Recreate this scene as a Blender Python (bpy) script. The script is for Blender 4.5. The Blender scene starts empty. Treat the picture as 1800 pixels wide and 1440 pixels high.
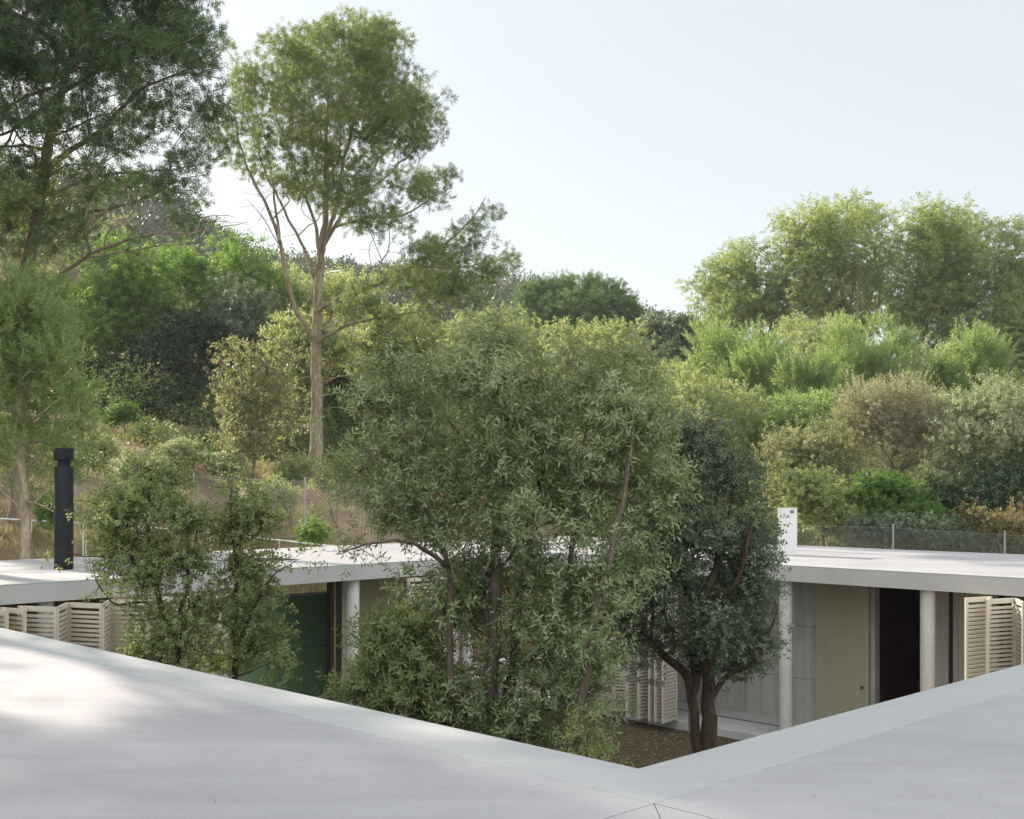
import bpy, bmesh, math, random
import numpy as np
from mathutils import Vector, Matrix

# ------------------------------------------------------------------ camera, sky, sun, exposure
SC = bpy.context.scene
COL = SC.collection
CZ = 4.77                       # eye height above the courtyard soil
F, HY = 2021.0, 858.3           # focal length and horizon of the 1800 x 1440 photograph, in its pixels
cam_data = bpy.data.cameras.new('camera')
cam = bpy.data.objects.new('camera', cam_data)
COL.objects.link(cam)
cam.location = (0, 0, CZ)
cam.rotation_euler = (math.radians(90), 0, 0)
cam_data.sensor_width = 36.0
cam_data.lens = 36.0 * F / 1800.0
cam_data.shift_y = (HY - 720.0) / 1800.0
cam_data.clip_start = 0.05
cam_data.clip_end = 3000
SC.camera = cam

SUN_AZ = math.radians(-47)      # from +Y, to the left
SUN_EL = math.radians(27)
SV = Vector((math.sin(SUN_AZ) * math.cos(SUN_EL), math.cos(SUN_AZ) * math.cos(SUN_EL), math.sin(SUN_EL)))
world = bpy.data.worlds.new('World')
SC.world = world
world.use_nodes = True
wn = world.node_tree
wn.nodes.clear()
sky = wn.nodes.new('ShaderNodeTexSky')
sky.sky_type = 'NISHITA'
sky.sun_disc = False
sky.sun_elevation = SUN_EL
sky.sun_rotation = SUN_AZ
sky.altitude = 50
sky.air_density = 1.0
sky.dust_density = 1.8
sky.ozone_density = 1.0
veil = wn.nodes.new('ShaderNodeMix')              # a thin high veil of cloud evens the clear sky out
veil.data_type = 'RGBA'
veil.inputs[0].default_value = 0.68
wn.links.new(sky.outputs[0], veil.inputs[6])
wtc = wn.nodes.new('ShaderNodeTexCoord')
wdot = wn.nodes.new('ShaderNodeVectorMath')        # brighter sky added behind the camera as fill light
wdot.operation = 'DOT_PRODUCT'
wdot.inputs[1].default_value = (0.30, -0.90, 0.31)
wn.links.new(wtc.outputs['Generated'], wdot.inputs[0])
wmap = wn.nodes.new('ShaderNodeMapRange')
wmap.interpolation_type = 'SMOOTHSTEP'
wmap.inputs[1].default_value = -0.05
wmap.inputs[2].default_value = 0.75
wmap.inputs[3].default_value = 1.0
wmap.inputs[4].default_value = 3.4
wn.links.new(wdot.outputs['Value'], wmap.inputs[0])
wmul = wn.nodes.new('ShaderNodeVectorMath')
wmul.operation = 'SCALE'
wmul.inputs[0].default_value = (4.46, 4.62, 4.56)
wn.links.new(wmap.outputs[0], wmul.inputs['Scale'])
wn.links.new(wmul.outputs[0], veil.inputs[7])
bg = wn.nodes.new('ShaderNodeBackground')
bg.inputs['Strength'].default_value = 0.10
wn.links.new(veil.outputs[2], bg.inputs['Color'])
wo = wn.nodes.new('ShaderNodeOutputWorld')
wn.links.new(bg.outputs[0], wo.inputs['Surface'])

sun_data = bpy.data.lights.new('sun', 'SUN')
sun_data.energy = 5.0
sun_data.angle = math.radians(0.53)
sun_data.color = (1.0, 0.90, 0.76)
sun = bpy.data.objects.new('sun', sun_data)
COL.objects.link(sun)
sun.rotation_euler = SV.to_track_quat('Z', 'Y').to_euler()

SC.view_settings.view_transform = 'Standard'
SC.view_settings.look = 'None'
SC.view_settings.exposure = 1.0
SC.view_settings.gamma = 1.0
SC.view_settings.use_curve_mapping = False
cy = SC.cycles
cy.max_bounces = 12
cy.diffuse_bounces = 6
cy.glossy_bounces = 3
cy.transmission_bounces = 10
cy.transparent_max_bounces = 8
cy.volume_bounces = 0
cy.caustics_reflective = False
cy.caustics_refractive = False
cy.use_adaptive_sampling = False

# ------------------------------------------------------------------ helpers
TH = math.radians(44.83)        # the house stands turned: a runs to the back left, b to the back right
UL = np.array([-math.sin(TH), math.cos(TH)])
UR = np.array([math.cos(TH), math.sin(TH)])


def hp(a, b, z):
    return (a * UL[0] + b * UR[0], a * UL[1] + b * UR[1], z)


def at(px, py, d):
    return np.array([(px - 900.0) / F * d, d, CZ - (py - HY) / F * d])


def empty(name, loc=(0, 0, 0)):
    o = bpy.data.objects.new(name, None)
    o.empty_display_size = 0.3
    o.location = loc
    COL.objects.link(o)
    return o


def tag(o, label, cat=None, group=None):
    o['label'] = label
    if cat:
        o['category'] = cat
    if group:
        o['group'] = group
    return o


def kind(o, k):
    o['kind'] = k
    return o


def link_mesh(name, verts, faces, mat, parent=None, smooth=False):
    """verts (n,3), faces: list of tuples, or one (m,k) array."""
    me = bpy.data.meshes.new(name)
    if isinstance(faces, np.ndarray):
        v = np.asarray(verts, dtype=np.float32)
        m, k = faces.shape
        me.vertices.add(len(v))
        me.vertices.foreach_set('co', v.ravel())
        me.loops.add(m * k)
        me.loops.foreach_set('vertex_index', faces.astype(np.int32).ravel())
        me.polygons.add(m)
        me.polygons.foreach_set('loop_start', np.arange(0, m * k, k, dtype=np.int32))
        if smooth:
            me.polygons.foreach_set('use_smooth', np.ones(m, dtype=bool))
        me.update(calc_edges=True)
    else:
        me.from_pydata([tuple(map(float, p)) for p in verts], [], faces)
        if smooth:
            me.polygons.foreach_set('use_smooth', np.ones(len(me.polygons), dtype=bool))
        me.update()
    me.materials.append(mat)
    o = bpy.data.objects.new(name, me)
    COL.objects.link(o)
    if parent is not None:
        o.parent = parent
        t = parent
        inv = Matrix.Identity(4)
        while t is not None:
            if t.type == 'EMPTY':
                inv = Matrix.Translation(-t.location)
            t = t.parent
        if parent.type == 'EMPTY':
            o.matrix_parent_inverse = inv
    return o


class MB:
    """Collects boxes, prisms and tubes and links them as ONE mesh object."""

    def __init__(self):
        self.v, self.f = [], []

    def hexa(self, p):
        n = len(self.v)
        self.v += [tuple(map(float, q)) for q in p]
        for q in ((0, 3, 2, 1), (4, 5, 6, 7), (0, 1, 5, 4), (1, 2, 6, 5), (2, 3, 7, 6), (3, 0, 4, 7)):
            self.f.append(tuple(n + i for i in q))
        return self

    def hbox(self, a0, a1, b0, b1, z0, z1):
        p = [hp(a0, b0, z0), hp(a0, b1, z0), hp(a1, b1, z0), hp(a1, b0, z0),
             hp(a0, b0, z1), hp(a0, b1, z1), hp(a1, b1, z1), hp(a1, b0, z1)]
        return self.hexa(p)

    def poly(self, pts_ab, z0, z1):
        """vertical prism over a polygon in house coordinates"""
        ar = sum(p[0] * q[1] - q[0] * p[1] for p, q in zip(pts_ab, pts_ab[1:] + pts_ab[:1]))
        if ar > 0:                                   # (a, b) is a left-handed frame seen from above
            pts_ab = pts_ab[::-1]
        n, k = len(self.v), len(pts_ab)
        self.v += [hp(a, b, z0) for a, b in pts_ab] + [hp(a, b, z1) for a, b in pts_ab]
        self.f.append(tuple(n + i for i in range(k))[::-1])
        self.f.append(tuple(n + k + i for i in range(k)))
        for i in range(k):
            j = (i + 1) % k
            self.f.append((n + i, n + j, n + k + j, n + k + i))
        return self

    def beam(self, p0, p1, w, h, up=(0, 0, 1)):
        p0, p1 = Vector(p0), Vector(p1)
        d = (p1 - p0).normalized()
        s = d.cross(Vector(up))
        if s.length < 1e-4:
            s = d.cross(Vector((1, 0, 0)))
        s.normalize()
        u = s.cross(d)
        q = []
        for p in (p0, p1):
            for x, y in ((-1, -1), (1, -1), (1, 1), (-1, 1)):
                q.append(p + s * (x * w / 2) + u * (y * h / 2))
        return self.hexa(q)

    def lathe(self, cx, cyy, prof, sides=24):
        n = len(self.v)
        for r, z in prof:
            for i in range(sides):
                t = 2 * math.pi * i / sides
                self.v.append((cx + r * math.cos(t), cyy + r * math.sin(t), z))
        for k in range(len(prof) - 1):
            for i in range(sides):
                j = (i + 1) % sides
                self.f.append((n + k * sides + i, n + k * sides + j, n + (k + 1) * sides + j, n + (k + 1) * sides + i))
        self.f.append(tuple(n + i for i in range(sides))[::-1])
        self.f.append(tuple(n + (len(prof) - 1) * sides + i for i in range(sides)))
        return self

    def tube(self, pts, rads, sides=8):
        V, Fc = tube_arrays(np.asarray(pts, float), np.asarray(rads, float), sides)
        n = len(self.v)
        self.v += [tuple(p) for p in V]
        self.f += [tuple(int(i) + n for i in q) for q in Fc]
        return self

    def build(self, name, mat, parent=None, smooth=False, bevel=0):
        o = link_mesh(name, self.v, self.f, mat, parent, False)
        if smooth:
            o.data.polygons.foreach_set('use_smooth', np.ones(len(o.data.polygons), dtype=bool))
            try:
                o.data.set_sharp_from_angle(angle=math.radians(40))
            except Exception:
                pass
        if bevel:
            m = o.modifiers.new('bevel', 'BEVEL')
            m.width = bevel
            m.segments = 2
            m.limit_method = 'ANGLE'
        return o


def tube_arrays(P, R, sides):
    n = len(P)
    T = np.gradient(P, axis=0)
    T /= np.linalg.norm(T, axis=1)[:, None] + 1e-9
    ref = np.array([0.31, 0.95, 0.05])
    if abs(T[0] @ ref) > 0.9:
        ref = np.array([0.95, -0.2, 0.2])
    V = np.empty((n, sides, 3))
    ang = np.arange(sides) * 2 * np.pi / sides
    c, s = np.cos(ang)[:, None], np.sin(ang)[:, None]
    u = ref - T[0] * (ref @ T[0])
    u /= np.linalg.norm(u)
    for i in range(n):
        u = u - T[i] * (u @ T[i])
        u /= np.linalg.norm(u) + 1e-9
        w = np.cross(T[i], u)
        V[i] = P[i] + R[i] * (c * u + s * w)
    a = np.arange(sides)
    b = (a + 1) % sides
    k = np.arange(n - 1)[:, None] * sides
    Fc = np.stack([k + a, k + b, k + sides + b, k + sides + a], -1).reshape(-1, 4)
    return V.reshape(-1, 3), Fc


# ------------------------------------------------------------------ materials
def new_mat(name):
    m = bpy.data.materials.new(name)
    m.use_nodes = True
    nt = m.node_tree
    nt.nodes.clear()
    out = nt.nodes.new('ShaderNodeOutputMaterial')
    return m, nt, out


def nd(nt, t, **kw):
    n = nt.nodes.new(t)
    for k, v in kw.items():
        setattr(n, k, v)
    return n


def ramp(nt, src, stops):
    r = nd(nt, 'ShaderNodeValToRGB')
    el = r.color_ramp.elements
    while len(el) > 1:
        el.remove(el[-1])
    el[0].position = stops[0][0]
    el[0].color = (*stops[0][1], 1)
    for p, c in stops[1:]:
        e = el.new(p)
        e.color = (*c, 1)
    nt.links.new(src, r.inputs[0])
    return r


def noise(nt, coord, scale, detail=4, rough=0.6, dist=0.0):
    n = nd(nt, 'ShaderNodeTexNoise')
    n.inputs['Scale'].default_value = scale
    n.inputs['Detail'].default_value = detail
    n.inputs['Roughness'].default_value = rough
    n.inputs['Distortion'].default_value = dist
    if coord is not None:
        nt.links.new(coord, n.inputs['Vector'])
    return n


def mapping(nt, coord, scale=(1, 1, 1), rot=(0, 0, 0)):
    mp = nd(nt, 'ShaderNodeMapping')
    mp.inputs['Scale'].default_value = scale
    mp.inputs['Rotation'].default_value = rot
    nt.links.new(coord, mp.inputs['Vector'])
    return mp.outputs[0]


def mix(nt, fac, a, b, mode='MIX'):
    n = nd(nt, 'ShaderNodeMix', data_type='RGBA', blend_type=mode)
    for sock, v in ((n.inputs[0], fac), (n.inputs[6], a), (n.inputs[7], b)):
        if isinstance(v, (int, float)):
            sock.default_value = v
        elif isinstance(v, tuple):
            sock.default_value = (*v, 1)
        else:
            nt.links.new(v, sock)
    return n.outputs[2]


def bump(nt, h, strength, dist):
    b = nd(nt, 'ShaderNodeBump')
    b.inputs['Strength'].default_value = strength
    b.inputs['Distance'].default_value = dist
    nt.links.new(h, b.inputs['Height'])
    return b.outputs[0]


def surf(name, c1, c2, scale=3.0, rough=0.8, bump_s=0.15, bump_scale=40.0, stretch=(1, 1, 1), spec=0.3, c3=None, detail=6,
         streak=None):
    m, nt, out = new_mat(name)
    tc = nd(nt, 'ShaderNodeTexCoord').outputs['Object']
    co = mapping(nt, tc, stretch) if stretch != (1, 1, 1) else tc
    n1 = noise(nt, co, scale, detail, 0.6, 0.3)
    r = ramp(nt, n1.outputs[0], [(0.3, c1), (0.7, c2)])
    col = r.outputs[0]
    n2 = noise(nt, tc, bump_scale, 5, 0.65)
    r2 = ramp(nt, n2.outputs[0], [(0.3, (0.82, 0.82, 0.82)), (0.65, (1, 1, 1))])
    col = mix(nt, 0.6, col, r2.outputs[0], 'MULTIPLY')
    if c3 is not None:
        n3 = noise(nt, tc, scale * 3.7, 6, 0.7, 0.8)
        f3 = ramp(nt, n3.outputs[0], [(0.55, (0, 0, 0)), (0.72, (1, 1, 1))])
        col = mix(nt, f3.outputs[0], col, c3)
    if streak is not None:
        n4 = noise(nt, mapping(nt, tc, (7, 7, 0.35)), 1.0, 5, 0.65)
        f4 = ramp(nt, n4.outputs[0], [(0.45, (0, 0, 0)), (0.75, (1, 1, 1))])
        col = mix(nt, f4.outputs[0], col, streak)
    p = nd(nt, 'ShaderNodeBsdfPrincipled')
    nt.links.new(col, p.inputs['Base Color'])
    p.inputs['Roughness'].default_value = rough
    p.inputs['Specular IOR Level'].default_value = spec
    if bump_s:
        nt.links.new(bump(nt, n2.outputs[0], bump_s, 0.01), p.inputs['Normal'])
    nt.links.new(p.outputs[0], out.inputs['Surface'])
    return m


LEAF_GAIN = 1.7


def leaf_mat(name, cols, trans=0.35, tcol=None, rough=0.5, spec=0.3, clump=0.9, clump_amt=0.5, dry=None, gain=1.0):
    """cols: three greens picked per leaf; leaves let light through."""
    cols = [tuple(min(0.6, x * LEAF_GAIN * gain) for x in c) for c in cols]
    trans = min(0.6, trans * 1.4)
    m, nt, out = new_mat(name)
    geo = nd(nt, 'ShaderNodeNewGeometry')
    tc = nd(nt, 'ShaderNodeTexCoord').outputs['Object']
    k = len(cols)
    r = ramp(nt, geo.outputs['Random Per Island'], [(i / (k - 1), c) for i, c in enumerate(cols)])
    nz = noise(nt, tc, clump, 3, 0.55)
    r2 = ramp(nt, nz.outputs[0], [(0.36, cols[0]), (0.64, cols[-1])])
    col = mix(nt, clump_amt, r.outputs[0], r2.outputs[0])
    if dry is not None:
        wn2 = nd(nt, 'ShaderNodeTexWhiteNoise', noise_dimensions='1D')
        nt.links.new(geo.outputs['Random Per Island'], wn2.inputs['W'])
        f = ramp(nt, wn2.outputs[0], [(1 - dry[1] - 0.001, (0, 0, 0)), (1 - dry[1], (1, 1, 1))])
        col = mix(nt, f.outputs[0], col, dry[0])
    p = nd(nt, 'ShaderNodeBsdfPrincipled')
    nt.links.new(col, p.inputs['Base Color'])
    p.inputs['Roughness'].default_value = rough
    p.inputs['Specular IOR Level'].default_value = spec
    t = nd(nt, 'ShaderNodeBsdfTranslucent')
    tt = mix(nt, 1.0, col, tcol if tcol else (1.3, 1.3, 0.75), 'MULTIPLY')
    nt.links.new(tt, t.inputs['Color'])
    ms = nd(nt, 'ShaderNodeMixShader')
    ms.inputs[0].default_value = trans
    nt.links.new(p.outputs[0], ms.inputs[1])
    nt.links.new(t.outputs[0], ms.inputs[2])
    nt.links.new(ms.outputs[0], out.inputs['Surface'])
    return m


def bark(name, c1, c2, scale=6.0):
    m, nt, out = new_mat(name)
    tc = nd(nt, 'ShaderNodeTexCoord').outputs['Object']
    co = mapping(nt, tc, (1, 1, 0.28))
    n1 = noise(nt, co, scale, 6, 0.7, 0.6)
    n2 = noise(nt, co, scale * 4.5, 5, 0.7)
    r = ramp(nt, n1.outputs[0], [(0.32, c1), (0.66, c2)])
    r2 = ramp(nt, n2.outputs[0], [(0.35, (0.45, 0.45, 0.45)), (0.6, (1, 1, 1))])
    col = mix(nt, 0.7, r.outputs[0], r2.outputs[0], 'MULTIPLY')
    p = nd(nt, 'ShaderNodeBsdfPrincipled')
    nt.links.new(col, p.inputs['Base Color'])
    p.inputs['Roughness'].default_value = 0.9
    p.inputs['Specular IOR Level'].default_value = 0.15
    nt.links.new(bump(nt, n2.outputs[0], 0.9, 0.03), p.inputs['Normal'])
    nt.links.new(p.outputs[0], out.inputs['Surface'])
    return m


M = {}
M['roof'] = surf('roof_concrete', (0.322, 0.313, 0.324), (0.399, 0.386, 0.401), 0.55, 0.62, 0.05, 60, (1, 1.6, 1), 0.35,
                 c3=(0.355, 0.341, 0.353), detail=9)
def weather(m, amount=0.085):
    nt = m.node_tree
    p = [n for n in nt.nodes if n.type == 'BSDF_PRINCIPLED'][0]
    src = p.inputs['Base Color'].links[0].from_socket
    tc = nd(nt, 'ShaderNodeTexCoord').outputs['Object']
    a = noise(nt, mapping(nt, tc, (0.35, 2.2, 1), (0, 0, 0.6)), 1.6, 9, 0.68, 1.2)
    ra = ramp(nt, a.outputs[0], [(0.40, (1 - amount, 1 - amount * 1.02, 1 - amount * 1.05)), (0.62, (1, 1, 1))])
    b = noise(nt, tc, 0.9, 8, 0.62, 2.2)
    rb = ramp(nt, b.outputs[0], [(0.47, (1, 1, 1)), (0.497, (1 - amount * 0.35,) * 3), (0.51, (1, 1, 1))])
    c = noise(nt, tc, 22, 4, 0.7)
    rc = ramp(nt, c.outputs[0], [(0.27, (0.800, 0.771, 0.781)), (0.33, (1, 1, 1))])
    col = mix(nt, 1.0, mix(nt, 1.0, mix(nt, 1.0, src, ra.outputs[0], 'MULTIPLY'), rb.outputs[0], 'MULTIPLY'), rc.outputs[0], 'MULTIPLY')
    nt.links.new(col, p.inputs['Base Color'])


weather(M['roof'])
M['roof_edge'] = surf('roof_edge_concrete', (0.354, 0.357, 0.364), (0.390, 0.395, 0.401), 0.8, 0.55, 0.04, 60, (1, 1, 1), 0.4)
M['concrete'] = surf('fascia_concrete', (0.369, 0.359, 0.344), (0.440, 0.428, 0.415), 1.1, 0.75, 0.06, 70, (1, 1, 1), 0.3,
                     streak=(0.382, 0.375, 0.362))
weather(M['roof_edge'], 0.05)
M['column'] = surf('column_concrete', (0.536, 0.516, 0.488), (0.624, 0.605, 0.575), 3.0, 0.7, 0.12, 60, (1, 1, 1), 0.3,
                   c3=(0.488, 0.459, 0.429))
M['wall'] = surf('grey_concrete_wall', (0.38, 0.37, 0.335), (0.46, 0.45, 0.41), 1.3, 0.75, 0.06, 50, (1, 1, 1), 0.3,
                 streak=(0.234, 0.234, 0.218))
M['olive'] = surf('olive_board', (0.385, 0.35, 0.245), (0.445, 0.41, 0.295), 0.9, 0.55, 0.05, 120, (1, 1, 0.4), 0.3, streak=(0.355, 0.32, 0.22))
M['green'] = surf('green_board', (0.28, 0.46, 0.25), (0.33, 0.52, 0.29), 1.2, 0.2, 0.0, 60, (1, 1, 1), 0.5)
M['shutter'] = surf('cream_painted_wood', (0.53, 0.475, 0.385), (0.59, 0.53, 0.44), 3.0, 0.55, 0.05, 90, (1, 1, 1), 0.35)
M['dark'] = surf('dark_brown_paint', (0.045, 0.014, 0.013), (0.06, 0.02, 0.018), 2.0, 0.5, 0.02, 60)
M['bronze'] = surf('bronze_frame', (0.035, 0.024, 0.018), (0.05, 0.035, 0.025), 2.0, 0.4, 0.02, 60)
M['brass'] = surf('yellow_seal', (0.38, 0.28, 0.10), (0.42, 0.32, 0.12), 2.0, 0.5, 0.02, 60)
M['steel'] = surf('latch_steel', (0.09, 0.10, 0.12), (0.16, 0.17, 0.19), 8.0, 0.35, 0.0, 60)
M['flue'] = surf('flue_coating', (0.008, 0.0085, 0.010), (0.012, 0.013, 0.015), 4.0, 0.55, 0.06, 150, (1, 1, 1), 0.18)
M['white'] = surf('white_render', (0.597, 0.583, 0.563), (0.648, 0.635, 0.615), 2.0, 0.7, 0.08, 80)
M['frame_white'] = surf('white_window_frame', (0.66, 0.66, 0.62), (0.72, 0.72, 0.68), 2.0, 0.5, 0.02, 60)
M['ochre'] = surf('ochre_wall', (0.46, 0.33, 0.14), (0.54, 0.40, 0.18), 1.2, 0.7, 0.04, 60)
M['floor'] = surf('floor_concrete', (0.449, 0.444, 0.429), (0.536, 0.531, 0.516), 1.0, 0.5, 0.04, 60)
M['joint'] = surf('joint_filler', (0.05, 0.045, 0.04), (0.09, 0.085, 0.08), 8.0, 0.9, 0.05, 60)
M['galv'] = surf('galvanised_wire', (0.26, 0.26, 0.25), (0.33, 0.33, 0.32), 5.0, 0.5, 0.0, 60)
M['soil'] = surf('mulched_soil', (0.050, 0.040, 0.024), (0.125, 0.098, 0.060), 7.0, 0.95, 0.9, 45, (1, 1, 1), 0.1,
                 c3=(0.085, 0.078, 0.04), detail=9)
M['earth'] = surf('dry_hillside_earth', (0.13, 0.085, 0.052), (0.27, 0.195, 0.125), 0.9, 0.95, 0.8, 9, (1, 1, 1), 0.1,
                  c3=(0.17, 0.155, 0.06), detail=10)
M['bark_pine'] = bark('pine_bark', (0.20, 0.155, 0.105), (0.47, 0.385, 0.28), 5)
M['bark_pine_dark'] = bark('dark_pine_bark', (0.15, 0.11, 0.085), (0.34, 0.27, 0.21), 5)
M['bark_oak'] = bark('oak_bark', (0.035, 0.025, 0.018), (0.13, 0.095, 0.065), 9)
M['bark_grey'] = bark('grey_bark', (0.10, 0.085, 0.065), (0.25, 0.215, 0.17), 7)
M['bark_pale'] = bark('pale_bark', (0.20, 0.16, 0.11), (0.42, 0.34, 0.25), 5)

m_, nt_, out_ = new_mat('window_glass')
p_ = nd(nt_, 'ShaderNodeBsdfPrincipled')
p_.inputs['Base Color'].default_value = (0.9, 0.97, 0.92, 1)
p_.inputs['Roughness'].default_value = 0.0
p_.inputs['Transmission Weight'].default_value = 1.0
p_.inputs['IOR'].default_value = 1.45
tr_ = nd(nt_, 'ShaderNodeBsdfTransparent')
tr_.inputs['Color'].default_value = (0.86, 0.93, 0.88, 1)
gl_ = nd(nt_, 'ShaderNodeBsdfGlossy')
gl_.inputs['Roughness'].default_value = 0.01
fr_ = nd(nt_, 'ShaderNodeFresnel')
fr_.inputs['IOR'].default_value = 1.5
ms_ = nd(nt_, 'ShaderNodeMixShader')
nt_.links.new(fr_.outputs[0], ms_.inputs[0])
nt_.links.new(tr_.outputs[0], ms_.inputs[1])
nt_.links.new(gl_.outputs[0], ms_.inputs[2])
nt_.links.new(ms_.outputs[0], out_.inputs['Surface'])
nt_.nodes.remove(p_)
M['glass'] = m_

# ------------------------------------------------------------------ air: the far hill fades towards the pale sky
m_, nt_, out_ = new_mat('haze_air')
pv_ = nd(nt_, 'ShaderNodeVolumePrincipled')
pv_.inputs['Color'].default_value = (0.92, 0.95, 1.0, 1)
pv_.inputs['Density'].default_value = 0.0004
pv_.inputs['Anisotropy'].default_value = 0.1
nt_.links.new(pv_.outputs[0], out_.inputs['Volume'])
M['haze'] = m_

m_, nt_, out_ = new_mat('added_linen_curtain')
tc_ = nd(nt_, 'ShaderNodeTexCoord').outputs['Object']
n_ = noise(nt_, mapping(nt_, tc_, (6, 6, 0.5)), 2.0, 3, 0.6)
r_ = ramp(nt_, n_.outputs[0], [(0.3, (0.52, 0.39, 0.19)), (0.7, (0.62, 0.48, 0.26))])
d_ = nd(nt_, 'ShaderNodeBsdfDiffuse')
t_ = nd(nt_, 'ShaderNodeBsdfTranslucent')
nt_.links.new(r_.outputs[0], d_.inputs['Color'])
nt_.links.new(r_.outputs[0], t_.inputs['Color'])
ms_ = nd(nt_, 'ShaderNodeMixShader')
ms_.inputs[0].default_value = 0.5
nt_.links.new(d_.outputs[0], ms_.inputs[1])
nt_.links.new(t_.outputs[0], ms_.inputs[2])
nt_.links.new(ms_.outputs[0], out_.inputs['Surface'])
M['added_curtain'] = m_

# ------------------------------------------------------------------ ground
RT = 3.37                       # roof top above the courtyard soil
A0, A1, B0, B1 = 3.63, 17.06, 4.50, 18.33      # courtyard opening in the roof
AO, BO = 22.81, 24.77           # outer roof edges of the far wings
AN, BN = -3.2, -2.6             # outer roof edges of the near wings
SOF = RT - 0.295
FL = 0.17


def crest(X):
    return np.interp(X, [-0.7, -0.445, -0.3, -0.2, -0.1, 0.02, 0.12, 0.17, 0.3, 0.8], [46, 42, 37, 28, 24, 21, 14, 9, 4, 3])


def sstep(e0, e1, x):
    t = np.clip((x - e0) / (e1 - e0), 0, 1)
    return t * t * (3 - 2 * t)


def ground(x, y):
    x, y = np.asarray(x, float), np.asarray(y, float)
    a = x * UL[0] + y * UL[1]
    b = x * UR[0] + y * UR[1]
    zL = np.interp(a, [23.2, 24.4, 28.6, 33, 47, 90], [0, 0.1, 3.2, 4.9, 7.5, 12.0])
    zR = np.interp(b, [25.2, 26.5, 29.5, 60, 100], [0, 0.3, 2.3, 4.0, 7.0])
    z = np.maximum(zL, zR)
    z = z + 0.16 * np.sin(0.9 * x + 0.4 * y) * np.cos(0.7 * y - 0.3 * x) * sstep(1.5, 3.0, z) \
          + 0.07 * np.sin(2.3 * x - 1.1 * y) * np.sin(1.9 * y + 0.8 * x) * sstep(1.5, 3.0, z)
    X = x / np.maximum(y, 1.0)
    z = z + crest(X) * sstep(75, 215, y) * (y > 0) * (1 + 0.05 * np.sin(x * 0.05) + 0.04 * np.sin(x * 0.13 + y * 0.02))
    z = z - sstep(260, 420, y) * 8
    return z


ga = np.concatenate([np.linspace(-160, -8, 20), np.linspace(-6, 22, 8), [22.9], np.linspace(23.2, 60, 75),
                     np.linspace(62, 130, 40), np.linspace(135, 520, 40)])
gb = np.concatenate([np.linspace(-160, -8, 20), np.linspace(-6, 22, 8), [24.9], np.linspace(25.2, 60, 70),
                     np.linspace(62, 130, 40), np.linspace(135, 520, 40)])
GA, GB = np.meshgrid(ga, gb, indexing='ij')
gx = GA * UL[0] + GB * UR[0]
gy = GA * UL[1] + GB * UR[1]
gz = ground(gx, gy)
gv = np.stack([gx, gy, gz - 0.012], -1).reshape(-1, 3)
na, nb = len(ga), len(gb)
ii, jj = np.meshgrid(np.arange(na - 1), np.arange(nb - 1), indexing='ij')
q = (ii * nb + jj).ravel()
gf = np.stack([q, q + 1, q + nb + 1, q + nb], -1)[:, ::-1].copy()
kind(link_mesh('hillside_ground', gv, gf, M['earth'], smooth=True), 'structure')

# courtyard soil: its own sheet with small lumps
na2 = 120
ca = np.linspace(A0 - 1.5, A1 + 0.6, na2)
cb = np.linspace(B0 - 1.5, B1 + 0.5, na2)
CA, CB = np.meshgrid(ca, cb, indexing='ij')
rs = np.random.RandomState(5)
cz = rs.normal(0, 0.008, CA.shape) + 0.015 * np.sin(CA * 1.7) * np.cos(CB * 2.1) + 0.012
cv = np.stack([CA * UL[0] + CB * UR[0], CA * UL[1] + CB * UR[1], cz], -1).reshape(-1, 3)
ii, jj = np.meshgrid(np.arange(na2 - 1), np.arange(na2 - 1), indexing='ij')
q = (ii * na2 + jj).ravel()
kind(link_mesh('courtyard_soil', cv, np.stack([q, q + 1, q + na2 + 1, q + na2], -1)[:, ::-1].copy(), M['soil'], smooth=True), 'structure')

# ------------------------------------------------------------------ the house
house = empty('courtyard_house', hp(10, 11, 0))
tag(house, 'low white concrete house with a flat roof wrapped around a planted courtyard', 'house')


def ring(mb, z0, z1, ao0, ao1, bo0, bo1, ai0, ai1, bi0, bi1):
    n = len(mb.v)
    O = [(ao0, bo0), (ao0, bo1), (ao1, bo1), (ao1, bo0)]
    I = [(ai0, bi0), (ai0, bi1), (ai1, bi1), (ai1, bi0)]
    for z in (z0, z1):
        mb.v += [hp(a, b, z) for a, b in O] + [hp(a, b, z) for a, b in I]
    for i in range(4):
        j = (i + 1) % 4
        mb.f.append((n + i, n + j, n + 4 + j, n + 4 + i))
        mb.f.append((n + 8 + i, n + 12 + i, n + 12 + j, n + 8 + j))
        mb.f.append((n + i, n + 8 + i, n + 8 + j, n + j))
        mb.f.append((n + 4 + i, n + 4 + j, n + 12 + j, n + 12 + i))


mb = MB()
ring(mb, SOF, RT - 0.02, AN, AO, BN, BO, A0, A1, B0, B1)
roof = mb.build('roof', M['concrete'], house)
# the pale border pour along the courtyard edge, mitred, and the roof fields behind a joint
SW, G, T0, T1 = 0.455, 0.008, RT - 0.02 + 0.001, RT
mb = MB()
ring(mb, T0, T1, A0 - SW + G, A1 + SW - G, B0 - SW + G, B1 + SW - G, A0, A1, B0, B1)
mb.build('roof_border', M['roof_edge'], roof, bevel=0.004)
ia0, ia1, ib0, ib1 = A0 - SW, A1 + SW, B0 - SW, B1 + SW
fields = MB()
g = G / 2
fields.poly([(ia0 + g, ib0), (ia0 + g, BN), (9.9, BN), (9.9, ib0)], T0, T1)
fields.poly([(9.9 + G, ib0), (9.9 + G, BN), (ia1, BN), (ia1, ib0)], T0, T1)
fields.poly([(AN, ib0 + g), (ia0, ib0 + g), (ia0, 11.2), (AN, 11.2)], T0, T1)
fields.poly([(AN, 11.2 + G), (ia0, 11.2 + G), (ia0, ib1), (AN, ib1)], T0, T1)
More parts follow.
